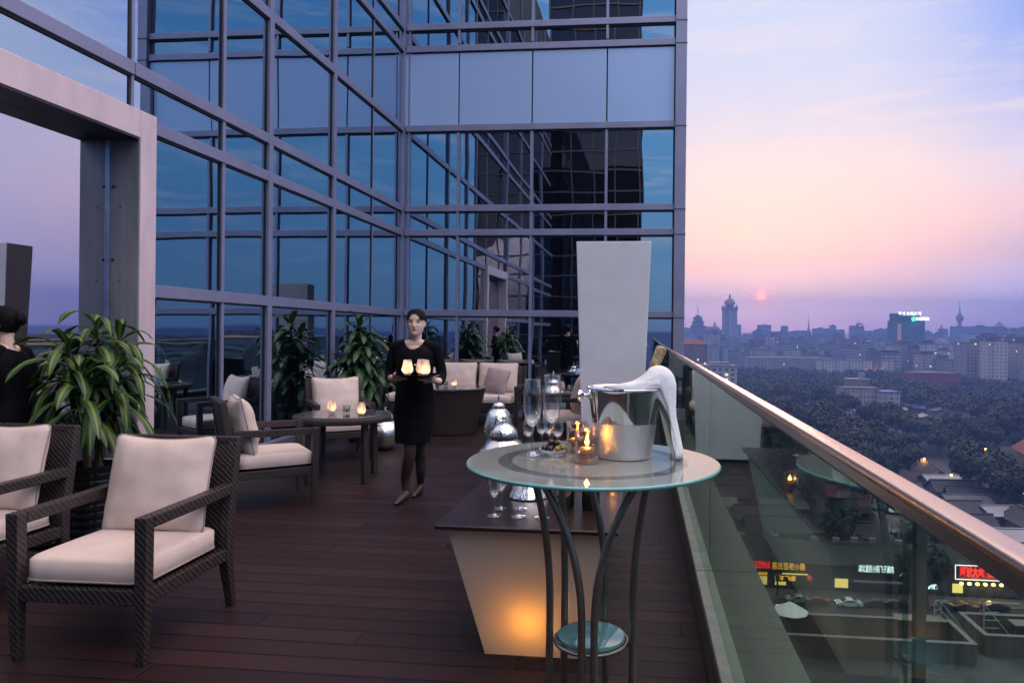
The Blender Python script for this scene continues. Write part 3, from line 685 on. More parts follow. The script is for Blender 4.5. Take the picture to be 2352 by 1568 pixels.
def far_at(az, d_, x=0.0): return (sin(R(az)) * d_ + cos(R(az)) * x, cos(R(az)) * d_ - sin(R(az)) * x)
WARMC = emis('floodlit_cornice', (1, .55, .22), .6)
for az_, d_, lab_ in ((39, 330, 'long hall with a warm floodlit cornice, mirrored in the door glass'), (146, 420, 'long hall with a warm floodlit cornice, mirrored in the low side panes')):
  x_, y_ = far_at(az_, d_); o = thing('floodlit_hall', lab_, 'hall', (x_, y_, ZG), -R(az_))
  mb = MB(); mb.box((0, 0, 21), (92, 24, 42), uvm=True); mb.build('wall', WM['office'], o)
  mb = MB(); mb.bbox((-46.3, -12.4, 42.02), (46.3, 12.4, 42.9)); mb.build('cornice', WARMC, o)
  mb = MB(); mb.bbox((-30, -8, 42.91), (30, 8, 46)); mb.build('roof', ROOFC, o)
for k, (az, d_) in enumerate(((145.0, 235), (148.6, 250), (138.6, 228))):
    x_, y_ = far_at(az, d_); o = thing('gabled_house', ('steep red gabled roof house, first of the mirrored pair', 'steep red gabled roof house beside its mirrored twin', 'steep red gabled roof house standing apart in the reflection')[k], 'house', (x_, y_, ZG), -R(az))
    h = 36 - 2 * k; mb = MB(); mb.box((0, 0, h / 2), (22, 14, h), uvm=True); mb.add([(-8, -7.05, h), (8, -7.05, h), (0, -7.05, h + 9.4)], [(0, 1, 2)]); mb.build('wall', WM['brown'], o)
    mb = MB(); mb.add([(-10.5, -8, h - .6), (0, -8, h + 10), (0, 9, h + 10), (-10.5, 9, h - .6), (10.5, -8, h - .6), (10.5, 9, h - .6)], [(0, 1, 2, 3), (4, 5, 2, 1)]); mb.build('roof', REDROOF, o)
    mb = MB(); mb.tube([(-10.5, -8.1, h - .6), (0, -8.1, h + 10.1), (10.5, -8.1, h - .6)], (.9, .5), square=True); mb.build('bargeboard', WHITEROOF, o)
# ------------------------------------------------------------------ trees
BARK = pbr('tree_bark', (.05, .04, .032), rough=.9)
def leaf_mat(name, col):
    mt, nt, b = newmat(name)
    tc = nt.n('ShaderNodeTexCoord'); nz = nt.n('ShaderNodeTexNoise', i_Scale=.55, i_Detail=3.0); nt.l(tc.outputs['Object'], nz.inputs['Vector'])
    oi = nt.n('ShaderNodeObjectInfo')
    c = nt.mixc(nt.ramp(nz.outputs[0], [(.35, 0.0), (.65, 1.0)]), tuple(a * .5 for a in col), tuple(a * 1.5 for a in col))
    hs = nt.n('ShaderNodeHueSaturation'); nt.l(c, hs.inputs['Color']); nt.l(nt.math('ADD', nt.math('MULTIPLY', oi.outputs['Random'], 1.35), .42), hs.inputs['Value'])
    rw_ = nt.n('ShaderNodeTexWhiteNoise', noise_dimensions='1D'); nt.l(nt.math('MULTIPLY', oi.outputs['Random'], 531), rw_.inputs['W'])
    nt.l(nt.math('ADD', nt.math('MULTIPLY', rw_.outputs[0], .09), .44), hs.inputs['Hue'])
    nt.l(hs.outputs[0], b.inputs['Base Color']); b.inputs['Roughness'].default_value = .75; setc(b, 'Specular IOR Level', .25)
    return mt
LEAF = leaf_mat('park_foliage', (.0085, .0165, .0085))
def crown_mb(seed, rx, ry, rz, n, lobes=9, size=.62):
    r = random.Random(seed); mb = MB()
    L = [(Vector((0, 0, 0)), .75)]
    for i in range(lobes):
        a = r.uniform(0, 2 * pi); e = r.uniform(-.35, .8); L.append((Vector((cos(a) * cos(e) * .62, sin(a) * cos(e) * .62, sin(e) * .62)), r.uniform(.34, .52)))
    for i in range(n):
        c, rad = r.choice(L)
        d = Vector((r.gauss(0, 1), r.gauss(0, 1), r.gauss(0, 1))).normalized()
        p = c + d * rad * (r.random() ** .33)
        if p.z < -.75: continue
        p = Vector((p.x * rx, p.y * ry, p.z * rz))
        nrm = (d + Vector((r.uniform(-.7, .7), r.uniform(-.7, .7), r.uniform(-.2, .9)))).normalized()
        x = nrm.orthogonal().normalized(); x.rotate(Matrix.Rotation(r.uniform(0, 2 * pi), 3, nrm)); y = nrm.cross(x)
        s1 = size * r.uniform(.55, 1.25); s2 = s1 * r.uniform(.5, .9)
        mb.add([p - x * s1, p - y * s2 + nrm * .1 * s1, p + x * s1, p + y * s2 - nrm * .12 * s1], [(0, 1, 2, 3)])
    return mb
def trunk_mb(seed, h, r0):
    r = random.Random(seed); mb = MB(); mb.tube([(0, 0, 0), (.1, .05, h * .35), (r.uniform(-.4, .4), r.uniform(-.4, .4), h * .75)], [r0, r0 * .75, r0 * .35], 7)
    for i in range(5):
        a = r.uniform(0, 2 * pi); z = h * r.uniform(.32, .6); l = h * r.uniform(.25, .4)
        mb.tube([(.05, .03, z), (cos(a) * l * .5, sin(a) * l * .5, z + l * .35), (cos(a) * l, sin(a) * l, z + l * .75)], [r0 * .45, r0 * .3, r0 * .12], 5)
    return mb
TREES = []
for k, (rx, rz_, n, lab) in enumerate(((8.0, 6.0, 2300, 'broad dark leafy tree in the park canopy'), (6.2, 7.4, 2000, 'rounded tall leafy tree in the park canopy'), (9.2, 5.8, 2600, 'wide spreading leafy tree in the park canopy'), (5.0, 5.6, 1600, 'small bushy tree in the park canopy'))):
    cm_ = crown_mb(100 + k, rx, rx * .95, rz_, n); tm_ = trunk_mb(50 + k, 9 + k % 2, .38)
    TREES.append((cm_, tm_, lab, rx, rz_))
def tree_proto(k):
    cm_, tm_, lab, rx, rz_ = TREES[k]
    o = thing('park_tree', lab, 'tree', (0, 0, 0), group=lab.replace('tree in', 'trees in'))
    c = cm_.build('crown', LEAF, o); c.location.z = 5.0 + rz_ * .75; tm_.build('trunk', BARK, o); return o
PROTO = [tree_proto(k) for k in range(4)]
placed = []; used = [False] * 4; rt = random.Random(5)
def put_tree(x, y, k=None, s=None):
    k = rt.randrange(4) if k is None else k; s = s or rt.choice((rt.uniform(.6, .85), rt.uniform(.8, 1.15), rt.uniform(1.0, 1.4)))
    if not used[k]: o = PROTO[k]; used[k] = True; o.location = (x, y, ZG); o.rotation_euler.z = rt.uniform(0, 6)
    else: o = dup(PROTO[k], (x, y, ZG), rt.uniform(0, 6))
    o.scale = (s, s, s * rt.uniform(.85, 1.1)); placed.append((x, y)); return o
# ------------------------------------------------------------------ low courtyard houses
HW = pbr('house_wall', (.085, .08, .08), rough=.9, var=.25, vs=.5, objrand=.5)
def house_proto(w, d, h, rise, label, roof):
    o = thing('courtyard_house', label, 'house', (0, 0, 0), group=label.replace('house', 'houses'))
    mb = MB(); mb.bbox((-w / 2, -d / 2, 0), (w / 2, d / 2, h)); 
    for s in (-1, 1): mb.add([(s * w / 2, -d / 2, h), (s * w / 2, d / 2, h), (s * w / 2, 0, h + rise * .97)], [(0, 1, 2)])
    mb.build('wall', HW, o)
    mb = MB(); e = .7
    for s in (-1, 1):
        a = [(-w / 2 - e, s * (d / 2 + e), h - e * rise / (d / 2)), (w / 2 + e, s * (d / 2 + e), h - e * rise / (d / 2)), (w / 2 + e, 0, h + rise), (-w / 2 - e, 0, h + rise)]
        n = Vector((0, s * rise, d / 2)).normalized() * .25
        mb.add([Vector(p) for p in a] + [Vector(p) + n for p in a], [(0, 1, 2, 3), (7, 6, 5, 4), (0, 4, 5, 1), (2, 6, 7, 3), (1, 5, 6, 2), (0, 3, 7, 4)])
    mb.box((0, 0, h + rise + .25), (w + 1.4, .5, .5)); mb.build('roof', roof, o)
    mb = MB()
    for k in range(3): mb.box((-w * .3 + k * w * .3, -d / 2 - .03, h * .5), (1.3, .08, 1.2))
    mb.build('window', wgm, o); return o
HP = [house_proto(14, 7, 3.2, 2.3, 'long low grey tiled courtyard house among the trees', TILE), house_proto(9, 6.5, 3.0, 2.2, 'short low grey tiled courtyard house among the trees', TILE),
      house_proto(11, 8, 3.4, 1.2, 'low house with a pale flat pitched roof among the trees', ROOFC), house_proto(8, 6, 3, 1.0, 'small house with a bright blue tin roof among the trees', BLUEROOF), house_proto(10, 8, 3.2, 1.3, 'low house with a white sheet roof among the trees', WHITEROOF)]
hused = [False] * 5; rh = random.Random(21); HPOS = []
def put_house(x, y, k, rz):
    if not hused[k]: o = HP[k]; hused[k] = True; o.location = (x, y, ZG); o.rotation_euler.z = rz
    else: o = dup(HP[k], (x, y, ZG), rz)
    HPOS.append((x, y))
def wedge(y): return (-.02 * y, .60 * y)
yy = 155
while yy < 232:
    xa, xb = wedge(yy); x = xa + rh.uniform(0, 8)
    while x < xb + 10:
        if rh.random() < .86: put_house(x, yy + rh.uniform(-2.5, 2.5), rh.choice((0, 0, 1, 1, 1, 2, 2, 4)), rh.choice((0, 0, pi / 2, 0)) + rh.uniform(-.08, .08) + .06)
        x += rh.uniform(13, 18)
    yy += 12.5
for px, py, k in ((2113, 940, 3), (2080, 935, 2), (2150, 930, 3), (2060, 945, 4), (2125, 962, 4), (2010, 938, 2), (2160, 948, 2), (2085, 965, 3), (2250, 935, 3), (2045, 925, 2), (1925, 985, 2), (1890, 960, 4), (2195, 935, 2), (2010, 960, 1), (2270, 955, 1), (2108, 1065, 1), (2285, 1062, 0), (2315, 1085, 2), (2180, 1125, 3), (2240, 1150, 0), (2300, 1185, 4), (2345, 1130, 2), (2150, 1098, 0), (1960, 1000, 0), (2330, 1045, 1)):
    p = G(px, py, ZG + 2); put_house(p.x, p.y, k, rh.uniform(-.4, .4) + (pi / 2 if rh.random() < .3 else 0))
# trees round the houses
HALLS = [(T(px_, py_, t_), w_) for px_, py_, t_, w_ in ((1970, 893, 430, 16), (1967, 872, 520, 14), (2035, 902, 420, 12), (2138, 858, 620, 24), (1626, 845, 480, 26))]
def clear(x, y, d_): return all(not (abs(x - a) < 12 and -62 < y - b < 9) for a, b in HPOS[-25:])
yy = 226; rows = []
while yy < 455 and len(placed) < 272:
    xa, xb = wedge(yy); sp = 11.0 + (yy - 226) * .008; x = xa - 6 + rt.uniform(0, sp)
    while x < xb + 12:
        qx, qy = x + rt.uniform(-2.5, 2.5), yy + rt.uniform(-3, 3)
        if clear(qx, qy, 11) and not any(abs(qx - c_[0].x) < c_[1] and -75 < qy - c_[0].y < 22 for c_ in HALLS): put_tree(qx, qy)
        x += sp * rt.uniform(.85, 1.35)
    yy += sp * .98
for px, py, k, s in ((2165, 1235, 0, .8), (1930, 1235, 3, 1.0), (1905, 1150, 3, 1.1), (2090, 1240, 3, .7), (2250, 1120, 0, 1.2), (2330, 1150, 1, 1.0), (1985, 1130, 0, 1.0), (2105, 1340, 3, .75), (2130, 1335, 3, .8), (2048, 1180, 1, .8), (1860, 1130, 3, .8), (1780, 1130, 0, .8)):
    p = G(px, py, ZG + 5); put_tree(p.x, p.y, k, s)
print('trees', len(placed), 'houses', len(HPOS))
# the far wood between the park and the flats reads as one mass
rw = random.Random(3); mb = MB(); nfar = 0
yy = yy
while yy < 800:
    xa, xb = wedge(yy); x = xa
    while x < xb:
        qx, qy = x + rw.uniform(-4, 4), yy + rw.uniform(-5, 5)
        if rw.random() < (.97 if yy < 640 else .75) and not any(abs(qx - c_.x) < w_ and -75 < qy - c_.y < 22 for c_, w_ in HALLS):
            rad = rw.uniform(4.5, 7.5); hh = rw.uniform(9, 14)
            for k in range(140):
                d = Vector((rw.gauss(0, 1), rw.gauss(0, 1), rw.gauss(0, 1))).normalized()
                if d.z < -.5: continue
                p = Vector((qx, qy, ZG + hh * .6)) + Vector((d.x * rad, d.y * rad, d.z * hh * .45)) * (rw.random() ** .3)
                nrm = (d + Vector((rw.uniform(-.6, .6), rw.uniform(-.6, .6), rw.uniform(0, .8)))).normalized(); xx_ = nrm.orthogonal().normalized(); xx_.rotate(Matrix.Rotation(rw.uniform(0, 6), 3, nrm)); y_ = nrm.cross(xx_); s1 = rw.uniform(.7, 1.4)
                mb.add([p - xx_ * s1, p - y_ * s1 * .7, p + xx_ * s1, p + y_ * s1 * .7], [(0, 1, 2, 3)])
            nfar += 1
        x += rw.uniform(8, 14)
    yy += 11
LEAFW = leaf_mat('far_foliage', (.0085, .0165, .0095))
o = mb.build('distant_wood', LEAFW); kind(o, 'stuff'); print('far', nfar)
# under the crowns: dark undergrowth sheet
# ------------------------------------------------------------------ street lamps and lit points
LAMPM = {'o': emis('sodium_lamp', (1, .42, .10), 14), 'w': emis('white_lamp', (1, .95, .8), 10), 'y': emis('yellow_lamp', (1, .75, .2), 10)}
LP = [(2020, 933, 'o', 'orange street lamp by the blue tin roofs'), (2067, 951, 'o', 'orange street lamp left of the blue roofed sheds'), (2113, 963, 'w', 'pale street lamp over the white roofed yard'), (2095, 1048, 'o', 'bright orange lamp lighting a tree from inside the park'), (2122, 1053, 'o', 'small orange lamp beside the glowing tree'), (2263, 1030, 'o', 'orange lamp on the park lane right of the big crown'), (2293, 858, 'o', 'orange lamp at the foot of the pale gable tower'), (2184, 1090, 'y', 'small yellow lamp under the dark tree crown'), (2228, 1105, 'w', 'white lamp among the low tiled roofs'), (1808, 1288, 'w', 'round white lamp hanging under the yellow sign'), (1946, 1297, 'w', 'white lamp left of the white sign'), (1785, 1402 - 12, 'y', 'yellow headlamp glare at the kerb'), (1725, 868, 'w', 'tiny lamp in front of the office block')]
for px, py, k, lab in LP:
    zz_ = ZG + 4.8; p = G(px, py, zz_)
    o = thing('street_lamp', lab, 'street lamp', (p.x, p.y, ZG))
    sc_ = max(1.0, p.y / 330)
    mb = MB(); mb.tube([(0, .1, 0), (0, .1, 4.9)], .07, 6); mb.tube([(0, .1, 4.9), (0, -.3, 5.05)], .05, 6); mb.build('pole', POSTM, o)
    mb = MB(); mb.ell((0, -.35, 4.85), (.34 * sc_, .34 * sc_, .26 * sc_), 10, 6); mb.build('lamp', LAMPM[k], o)
    if k == 'o' and py > 920: point_light('lamp_light', (0, -.6, 4.2), 900 if py != 1048 else 5000, (1, .42, .12), .4, o)
# ------------------------------------------------------------------ the row of restaurants on the street
DARKW = pbr('shop_wall', (.05, .042, .04), rough=.85, var=.25, vs=.4, objrand=.5)
SG = {'r': emis('red_neon', (1, .012, .015), 5.0), 'y': emis('amber_neon', (1, .42, .02), 3.6), 'w': emis('white_neon', (.86, .92, 1), 4.0), 'b': pbr('sign_board', (.02, .022, .03), rough=.5), 'rb': pbr('red_board', (.25, .01, .01), rough=.5), 'win': emis('warm_window', (1, .62, .18), 2.6), 'tube': emis('white_tube', (1, .85, .92), 3.2)}
YSH = 137.2; PCAPS = pbr('roof_unit_metal', (.16, .165, .17), rough=.6)
def shopx(px, py=1300, z=ZG + 4): 
    d, v = ray(px, py); return EYE.x + d.x / d.y * YSH
def shop(x0, x1, label, h=5.2, roof=TILE, gable=False):
    a, b_ = shopx(x0), shopx(x1); o = thing('restaurant', label, 'restaurant', ((a + b_) / 2, YSH, ZG)); w_ = b_ - a
    mb = MB(); mb.bbox((-w_ / 2, 0, .17), (w_ / 2, 11, h)); mb.build('wall', DARKW, o)
    mb = MB()
    mb.add([(-w_ / 2 - .3, -.8, h + .1), (w_ / 2 + .3, -.8, h + .1), (w_ / 2 + .3, 6, h + 2.6), (-w_ / 2 - .3, 6, h + 2.6), (-w_ / 2 - .3, 11.6, h + .1), (w_ / 2 + .3, 11.6, h + .1), (-w_ / 2 - .3, -.8, h - .15), (w_ / 2 + .3, -.8, h - .15)], [(0, 1, 2, 3), (3, 2, 5, 4), (0, 3, 4), (1, 5, 2), (6, 7, 1, 0)]); mb.build('roof', roof, o)
    for k in range(int(w_ / 4)):
        mb = MB(); q = -w_ / 2 + 2 + k * 4 + rh.uniform(-1, 1); mb.bbox((q - .6, 6.5, h + 1.2), (q + .6, 7.6, h + 3.1)); mb.tube([(q, 7, h + 3), (q, 7, h + 4.2)], .12, 6); mb.build('roof_unit', PCAPS, o)
    n = max(2, int(w_ / 3)); 
    for k in range(n):
        lit = rh.random() < .35
        mb = MB(); mb.box((-w_ / 2 + (k + .5) * w_ / n, -.03, 1.5), (w_ / n * .6, .08, 1.7)); mb.build('window', SG['win'] if lit else wgm, o)
    return o, w_
def sign(o, body, x0, x1, z, size, col, name='sign', board='b', hb=1.6, bold=.02):
    """lettering on a board across photo columns x0..x1"""
    a, b_ = shopx(x0) - o.location.x, shopx(x1) - o.location.x
    mb = MB(); mb.bbox((a - .2, -1.05, z - hb / 2), (b_ + .2, -.85, z + hb / 2)); bd = mb.build('sign_board', SG[board], o)
    tm = text_mesh('lettering', body, size, SG[col], bd, depth=.02, bold=bold); wd = max(v.co.x for v in tm.data.vertices) - min(v.co.x for v in tm.data.vertices)
    tm.scale.x = (b_ - a) / wd; tm.rotation_euler = (R(90), 0, 0); tm.location = ((a + b_) / 2, -1.10, z)
    return bd
o, _ = shop(1690, 1770, 'restaurant with a glowing red sign at the kerb end of the row')
sign(o, '子记涮肉点', 1722, 1767, 4.6, 1.5, 'r', bold=.02); sign(o, '248020', 1735, 1760, 3.0, .8, 'y', hb=.9)
o, _ = shop(1772, 1856, 'restaurant with amber brush lettering on a dark board')
sign(o, '陈氏百老小肠', 1772, 1846, 4.5, 1.5, 'y', bold=.0)
mb = MB(); mb.bbox((-1.6, -.9, 3.0), (3.2, -.84, 3.25)); mb.build('light_strip', SG['win'], o)
o, _ = shop(1858, 1958, 'dark gabled eating house between the amber and the white signs', h=5.0); 
mb = MB(); mb.lathe([(.05, .9), (.35, .8), (.42, .45), (.35, .1), (.05, 0)], (-4.2, -1.2, 2.2), 12); mb.build('red_lantern', emis('red_lantern_glow', (1, .06, .03), 1.6), o)
o, _ = shop(1960, 2066, 'grey courtyard restaurant with white characters along its eave', h=5.2)
sign(o, '湖北富民小院飞子涮肉', 1968, 2048, 4.7, 1.5, 'w', bold=.0); 
mb = MB(); mb.bbox((-4.6, -1.9, 2.3), (4.2, -.75, 2.5)); mb.build('awning', pbr('awning_grey', (.16, .15, .19), rough=.8), o)
o, _ = shop(2068, 2128, 'narrow shop with a small red upright sign', h=5.0)
sign(o, '久记', 2062, 2086, 4.1, 1.1, 'w', hb=1.3); sign(o, '酒\n家', 2096, 2106, 4.4, 1.1, 'r', hb=2.4, bold=.06)
o, _ = shop(2130, 2178, 'unlit shop hidden behind the balustrade post', h=4.6)
o, w_ = shop(2180, 2380, 'big restaurant with red characters in a white neon frame', h=5.4)
bd = sign(o, '阿诚大金飞上楼食久', 2200, 2322, 4.9, 1.9, 'r', board='rb', hb=2.5, bold=.06)
a, b_ = shopx(2188) - o.location.x, shopx(2332) - o.location.x
mb = MB(); mb.tube([(a, -1.2, 6.2), (b_, -1.2, 6.2)], .09, 6); mb.tube([(a, -1.2, 3.6), (b_, -1.2, 3.6)], .09, 6); mb.tube([(a, -1.2, 3.6), (a, -1.2, 6.2)], .09, 6); mb.tube([(b_, -1.2, 3.6), (b_, -1.2, 6.2)], .09, 6); mb.build('neon_tube', SG['tube'], bd)
for k in range(7):
    mb = MB(); mb.ell((a + 1 + k * (b_ - a - 2) / 6.5, -1.4, 2.9), (.38, .3, .3), 8, 6); mb.build('lamp', LAMPM['y'] if k % 2 else LAMPM['o'], o)
point_light('sign_light', (a + 4, -3, 3), 500, (1, .6, .2), .5, o)
point_light('sign_light', (b_ - 4, -3, 3), 500, (1, .5, .2), .5, o)
p = G(2088, 1316, ZG + 3.2); o = thing('box_sign', 'small white lit street sign in front of the narrow shop', 'sign', (shopx(2090), 131.9, ZG))
mb = MB(); mb.tube([(-1.6, 0, .17), (-1.6, 0, 3.9)], .07, 6); mb.bbox((-2, -.06, 2.8), (3.2, .06, 3.9)); mb.build('frame', SG['b'], o)
tm = text_mesh('lettering', '住小竹记行', .95, SG['w'], o, depth=.02, bold=.03); tm.rotation_euler = (R(90), 0, 0); tm.location = (.6, -.1, 3.35)
p = G(1797, 1325, ZG + 3.5); o = thing('gate_sign', 'yellow lettered gate sign over a dim doorway below the amber sign', 'sign', (shopx(1797), 132.6, ZG))
mb = MB(); mb.bbox((-1.9, 0, .17), (-1.6, .3, 3.2)); mb.bbox((1.6, 0, .17), (1.9, .3, 3.2)); mb.bbox((-2.1, -.1, 2.9), (2.1, .4, 4.1)); mb.build('gate', SG['b'], o)
tm = text_mesh('lettering', '不飞顺', 1.0, SG['y'], o, depth=.02, bold=.02); tm.rotation_euler = (R(90), 0, 0); tm.location = (0, -.16, 3.5)

# ------------------------------------------------------------------ cars
def car(label, loc, rz, paint, lit=True, tail=False, group=None):
    o = thing('parked_car', label, 'car', loc, rz, group)
    prof = [(-2.25, .42), (-2.28, .72), (-2.15, .88), (-1.35, .97), (-.55, 1.38), (.55, 1.42), (1.35, 1.02), (2.1, .96), (2.26, .78), (2.25, .40), (1.9, .28), (-1.9, .28)]
    def ring(y, k, zc=.0): return [Vector((x * (1 - .02 * k), y, z - (z - .6) * .06 * k if z > 1.0 else z)) for x, z in prof]
    mb = MB(); mb.loft([ring(-.86, 1), ring(-.80, 0), ring(.80, 0), ring(.86, 1)]); b_ = mb.build('body', paint, o, smooth=True)
    mb = MB()
    for s in (-1, 1): mb.add([(-1.15, s * .872, .98), (-.5, s * .872, 1.29), (.02, s * .872, 1.33), (.02, s * .872, .98)], [(0, 1, 2, 3)]); mb.add([(.1, s * .872, .98), (.1, s * .872, 1.33), (.52, s * .872, 1.31), (1.15, s * .872, .99)], [(0, 1, 2, 3)])
    mb.add([(-1.4, -.74, .985), (-1.4, .74, .985), (-.62, .68, 1.365), (-.62, -.68, 1.365)], [(0, 1, 2, 3)]); mb.add([(1.4, -.74, 1.02), (1.4, .74, 1.02), (.62, .68, 1.405), (.62, -.68, 1.405)], [(0, 1, 2, 3)])
    mb.build('windows', wgm, b_)
    for x in (-1.38, 1.38):
        for s in (-1, 1):
            mb = MB(); mb.lathe([(.05, -.1), (.3, -.1), (.33, -.06), (.33, .06), (.3, .1), (.05, .1)], (x, s * .80, .32), 16, M=Matrix.Rotation(R(90), 4, 'X')); mb.build('wheel', ALU_D, o)
    for s in (-1, 1):
        mb = MB(); mb.ell((-2.22, s * .62, .70), (.08, .2, .09), 8, 6); mb.build('headlight', emis_w if lit else POSTM, o)
        mb = MB(); mb.ell((2.2, s * .62, .80), (.07, .2, .09), 8, 6); mb.build('taillight', emis_r if tail else REDROOF, o)
    return o
emis_w = emis('headlamp_on', (1, .9, .7), 8); emis_r = emis('tail_lamp_on', (1, .03, .02), 4)
p = G(1950, 1392, ZG); car('white saloon car on the street with its headlamps lit', (p.x, p.y, ZG + .06), 0, pbr('car_white', (.62, .62, .64), rough=.3, var=.02, coat=.5))
p = G(1885, 1392, ZG); car('dark red saloon car ahead of the white saloon car', (p.x - .6, p.y + 1.0, ZG + .06), 0, pbr('car_maroon', (.10, .02, .025), rough=.3, var=.02, coat=.5), lit=False, tail=True)
p = G(2285, 1400, ZG); car('dark saloon car with a red tail lamp behind the roof pipes', (p.x, p.y, ZG + .06), pi, pbr('car_dark', (.03, .035, .05), rough=.3, var=.02, coat=.5), lit=False, tail=True)

CP = [bpy.data.materials['car_dark'], bpy.data.materials['car_maroon'], pbr('car_silver', (.25, .26, .28), rough=.3, var=.02, coat=.5)]
for k, (px, lab) in enumerate(((2010, 'dark saloon parked at the far kerb right of the white saloon'), (2052, 'maroon saloon parked at the far kerb below the white sign'), (2165, 'silver saloon parked at the far kerb left of the big restaurant'), (2215, 'dark saloon parked at the far kerb under the neon frame'), (1835, 'silver saloon parked at the far kerb under the amber sign'))):
    d, v = ray(px, 1350); car(lab, (d.x / d.y * 130.2, 130.2, ZG + .06), pi if k % 2 else 0, CP[(k + (k > 1)) % 3], lit=False, tail=k == 2)
# ------------------------------------------------------------------ podium roof in front of the street
ZP = -21.6
pod = thing('podium', 'flat grey podium roof below the terrace with low walled light wells', 'building')
RF = pbr('podium_roof', (.055, .064, .067), rough=.85, var=.28, vs=.25)
PWL = pbr('podium_parapet', (.11, .085, .075), rough=.8, var=.2, vs=.8, stretch=(3, 3, .4)); PCAP = pbr('parapet_cap', (.17, .16, .165), rough=.7, var=.12, vs=1)
mb = MB(); mb.bbox((-60, 12.5, -47.1), (140, 57.0, ZP)); mb.build('roof', RF, pod)
def well(px0, px1, pyf, name, lab):
    a = G(px0, pyf, ZP + 1.5); b_ = G(px1, pyf + 6, ZP + 1.5); y0 = a.y; y1 = y0 + 4.2; x0, x1 = a.x, b_.x
    o = thing(name, lab, 'parapet'); mb = MB(); t = .28
    mb.bbox((x0, y0, ZP + .005), (x1, y0 + t, ZP + 1.45)); mb.bbox((x0, y1 - t, ZP + .005), (x1, y1, ZP + 1.45)); mb.bbox((x0, y0 + t, ZP + .005), (x0 + t, y1 - t, ZP + 1.45)); mb.bbox((x1 - t, y0 + t, ZP + .005), (x1, y1 - t, ZP + 1.45)); mb.build('wall', PWL, o)
    mb = MB(); e = .05
    mb.bbox((x0 - e, y0 - e, ZP + 1.455), (x1 + e, y0 + t + e, ZP + 1.53)); mb.bbox((x0 - e, y1 - t - e, ZP + 1.455), (x1 + e, y1 + e, ZP + 1.53)); mb.bbox((x0 - e, y0 + t + e, ZP + 1.455), (x0 + t + e, y1 - t - e, ZP + 1.53)); mb.bbox((x1 - t - e, y0 + t + e, ZP + 1.455), (x1 + e, y1 - t - e, ZP + 1.53)); mb.build('cap', PCAP, o)
    return x0, x1, y0, y1
w1 = well(1500, 2209, 1441, 'light_well', 'long low walled light well on the podium roof with a parasol beside it')
w2 = well(2262, 2700, 1458, 'light_well', 'low walled light well on the podium roof right of the balustrade post')
# white parasol
p = T(1815, 1412, 53.0); o = thing('parasol', 'white parasol open on the podium roof', 'parasol', (p.x, p.y, ZP)); zt = p.z - ZP + .3
mb = MB(); rings = []
for r_, z in ((1.35, 0), (1.3, .06), (.7, .38), (.06, .72)): rings.append([Vector((cos(2 * pi * k / 16) * r_ * (1 if k % 2 == 0 else .95), sin(2 * pi * k / 16) * r_ * (1 if k % 2 == 0 else .95), zt + z)) for k in range(16)])
mb.loft(rings); mb.build('canopy', WHITEP, o); mb = MB(); mb.tube([(0, 0, 0), (0, 0, zt + .7)], .04, 8); mb.build('pole', POSTM, o)
# white goose-neck pipes and rails on the roof edge
PIPE = pbr('pale_pipe', (.30, .32, .34), rough=.5, var=.1)
for px, k, lab in ((2118, 0, 'white goose neck roof pipe left of the balustrade post'), (2132, 1, 'second white goose neck roof pipe, close beside the post'), (2222, 2, 'white roof ladder hoop with rungs right of the post'), (2318, 3, 'white goose neck roof pipe near the frame edge')):
    p = T(px, 1395, 56.0); o = thing('roof_pipe', lab, 'pipe', (p.x, 56.2, ZP))
    hh = 2.8; mb = MB()
    arc = [(0, 0, 0), (0, 0, hh - .35)] + [(.3 - .3 * cos(a), 0, hh - .35 + .3 * sin(a)) for a in (.5, 1.0, 1.57)]
    if k == 2: arc += [(2.6, 0, hh - .05)]
    else: arc += [(.3 + .25 * sin(a), 0, hh - .35 + .3 * cos(a)) for a in (.6, 1.2)]
    mb.tube(arc, .055, 8)
    if k in (0, 2):
        for q in range(3): mb.tube([(0, 0, .8 + q * .6), (1.1 if k == 2 else .45, 0, .82 + q * .6)], .035, 6)
    mb.tube([(.1, 0, hh - .3), (1.8, -1.2, .2)], .03, 6)
    mb.build('tube', PIPE, o)
for k, px in enumerate((1690, 2085, 2330)):
    p = T(px, 1392, 55.6); o = thing('roof_sheet', ('pale sheet at the left on the podium roof edge', 'pale sheet left of the goose neck pipes on the podium edge', 'pale sheet by the frame edge on the podium roof')[k], 'sheet', (p.x, 55.7, ZP))
    mb = MB(); mb.box((0, 0, 1.5), (3.6, 1.2, .08)); mb.tube([(-1.5, 0, 0), (-1.5, 0, 1.46)], .04, 6); mb.tube([(1.5, 0, 0), (1.5, 0, 1.46)], .04, 6); mb.build('sheet', PCAP, o)
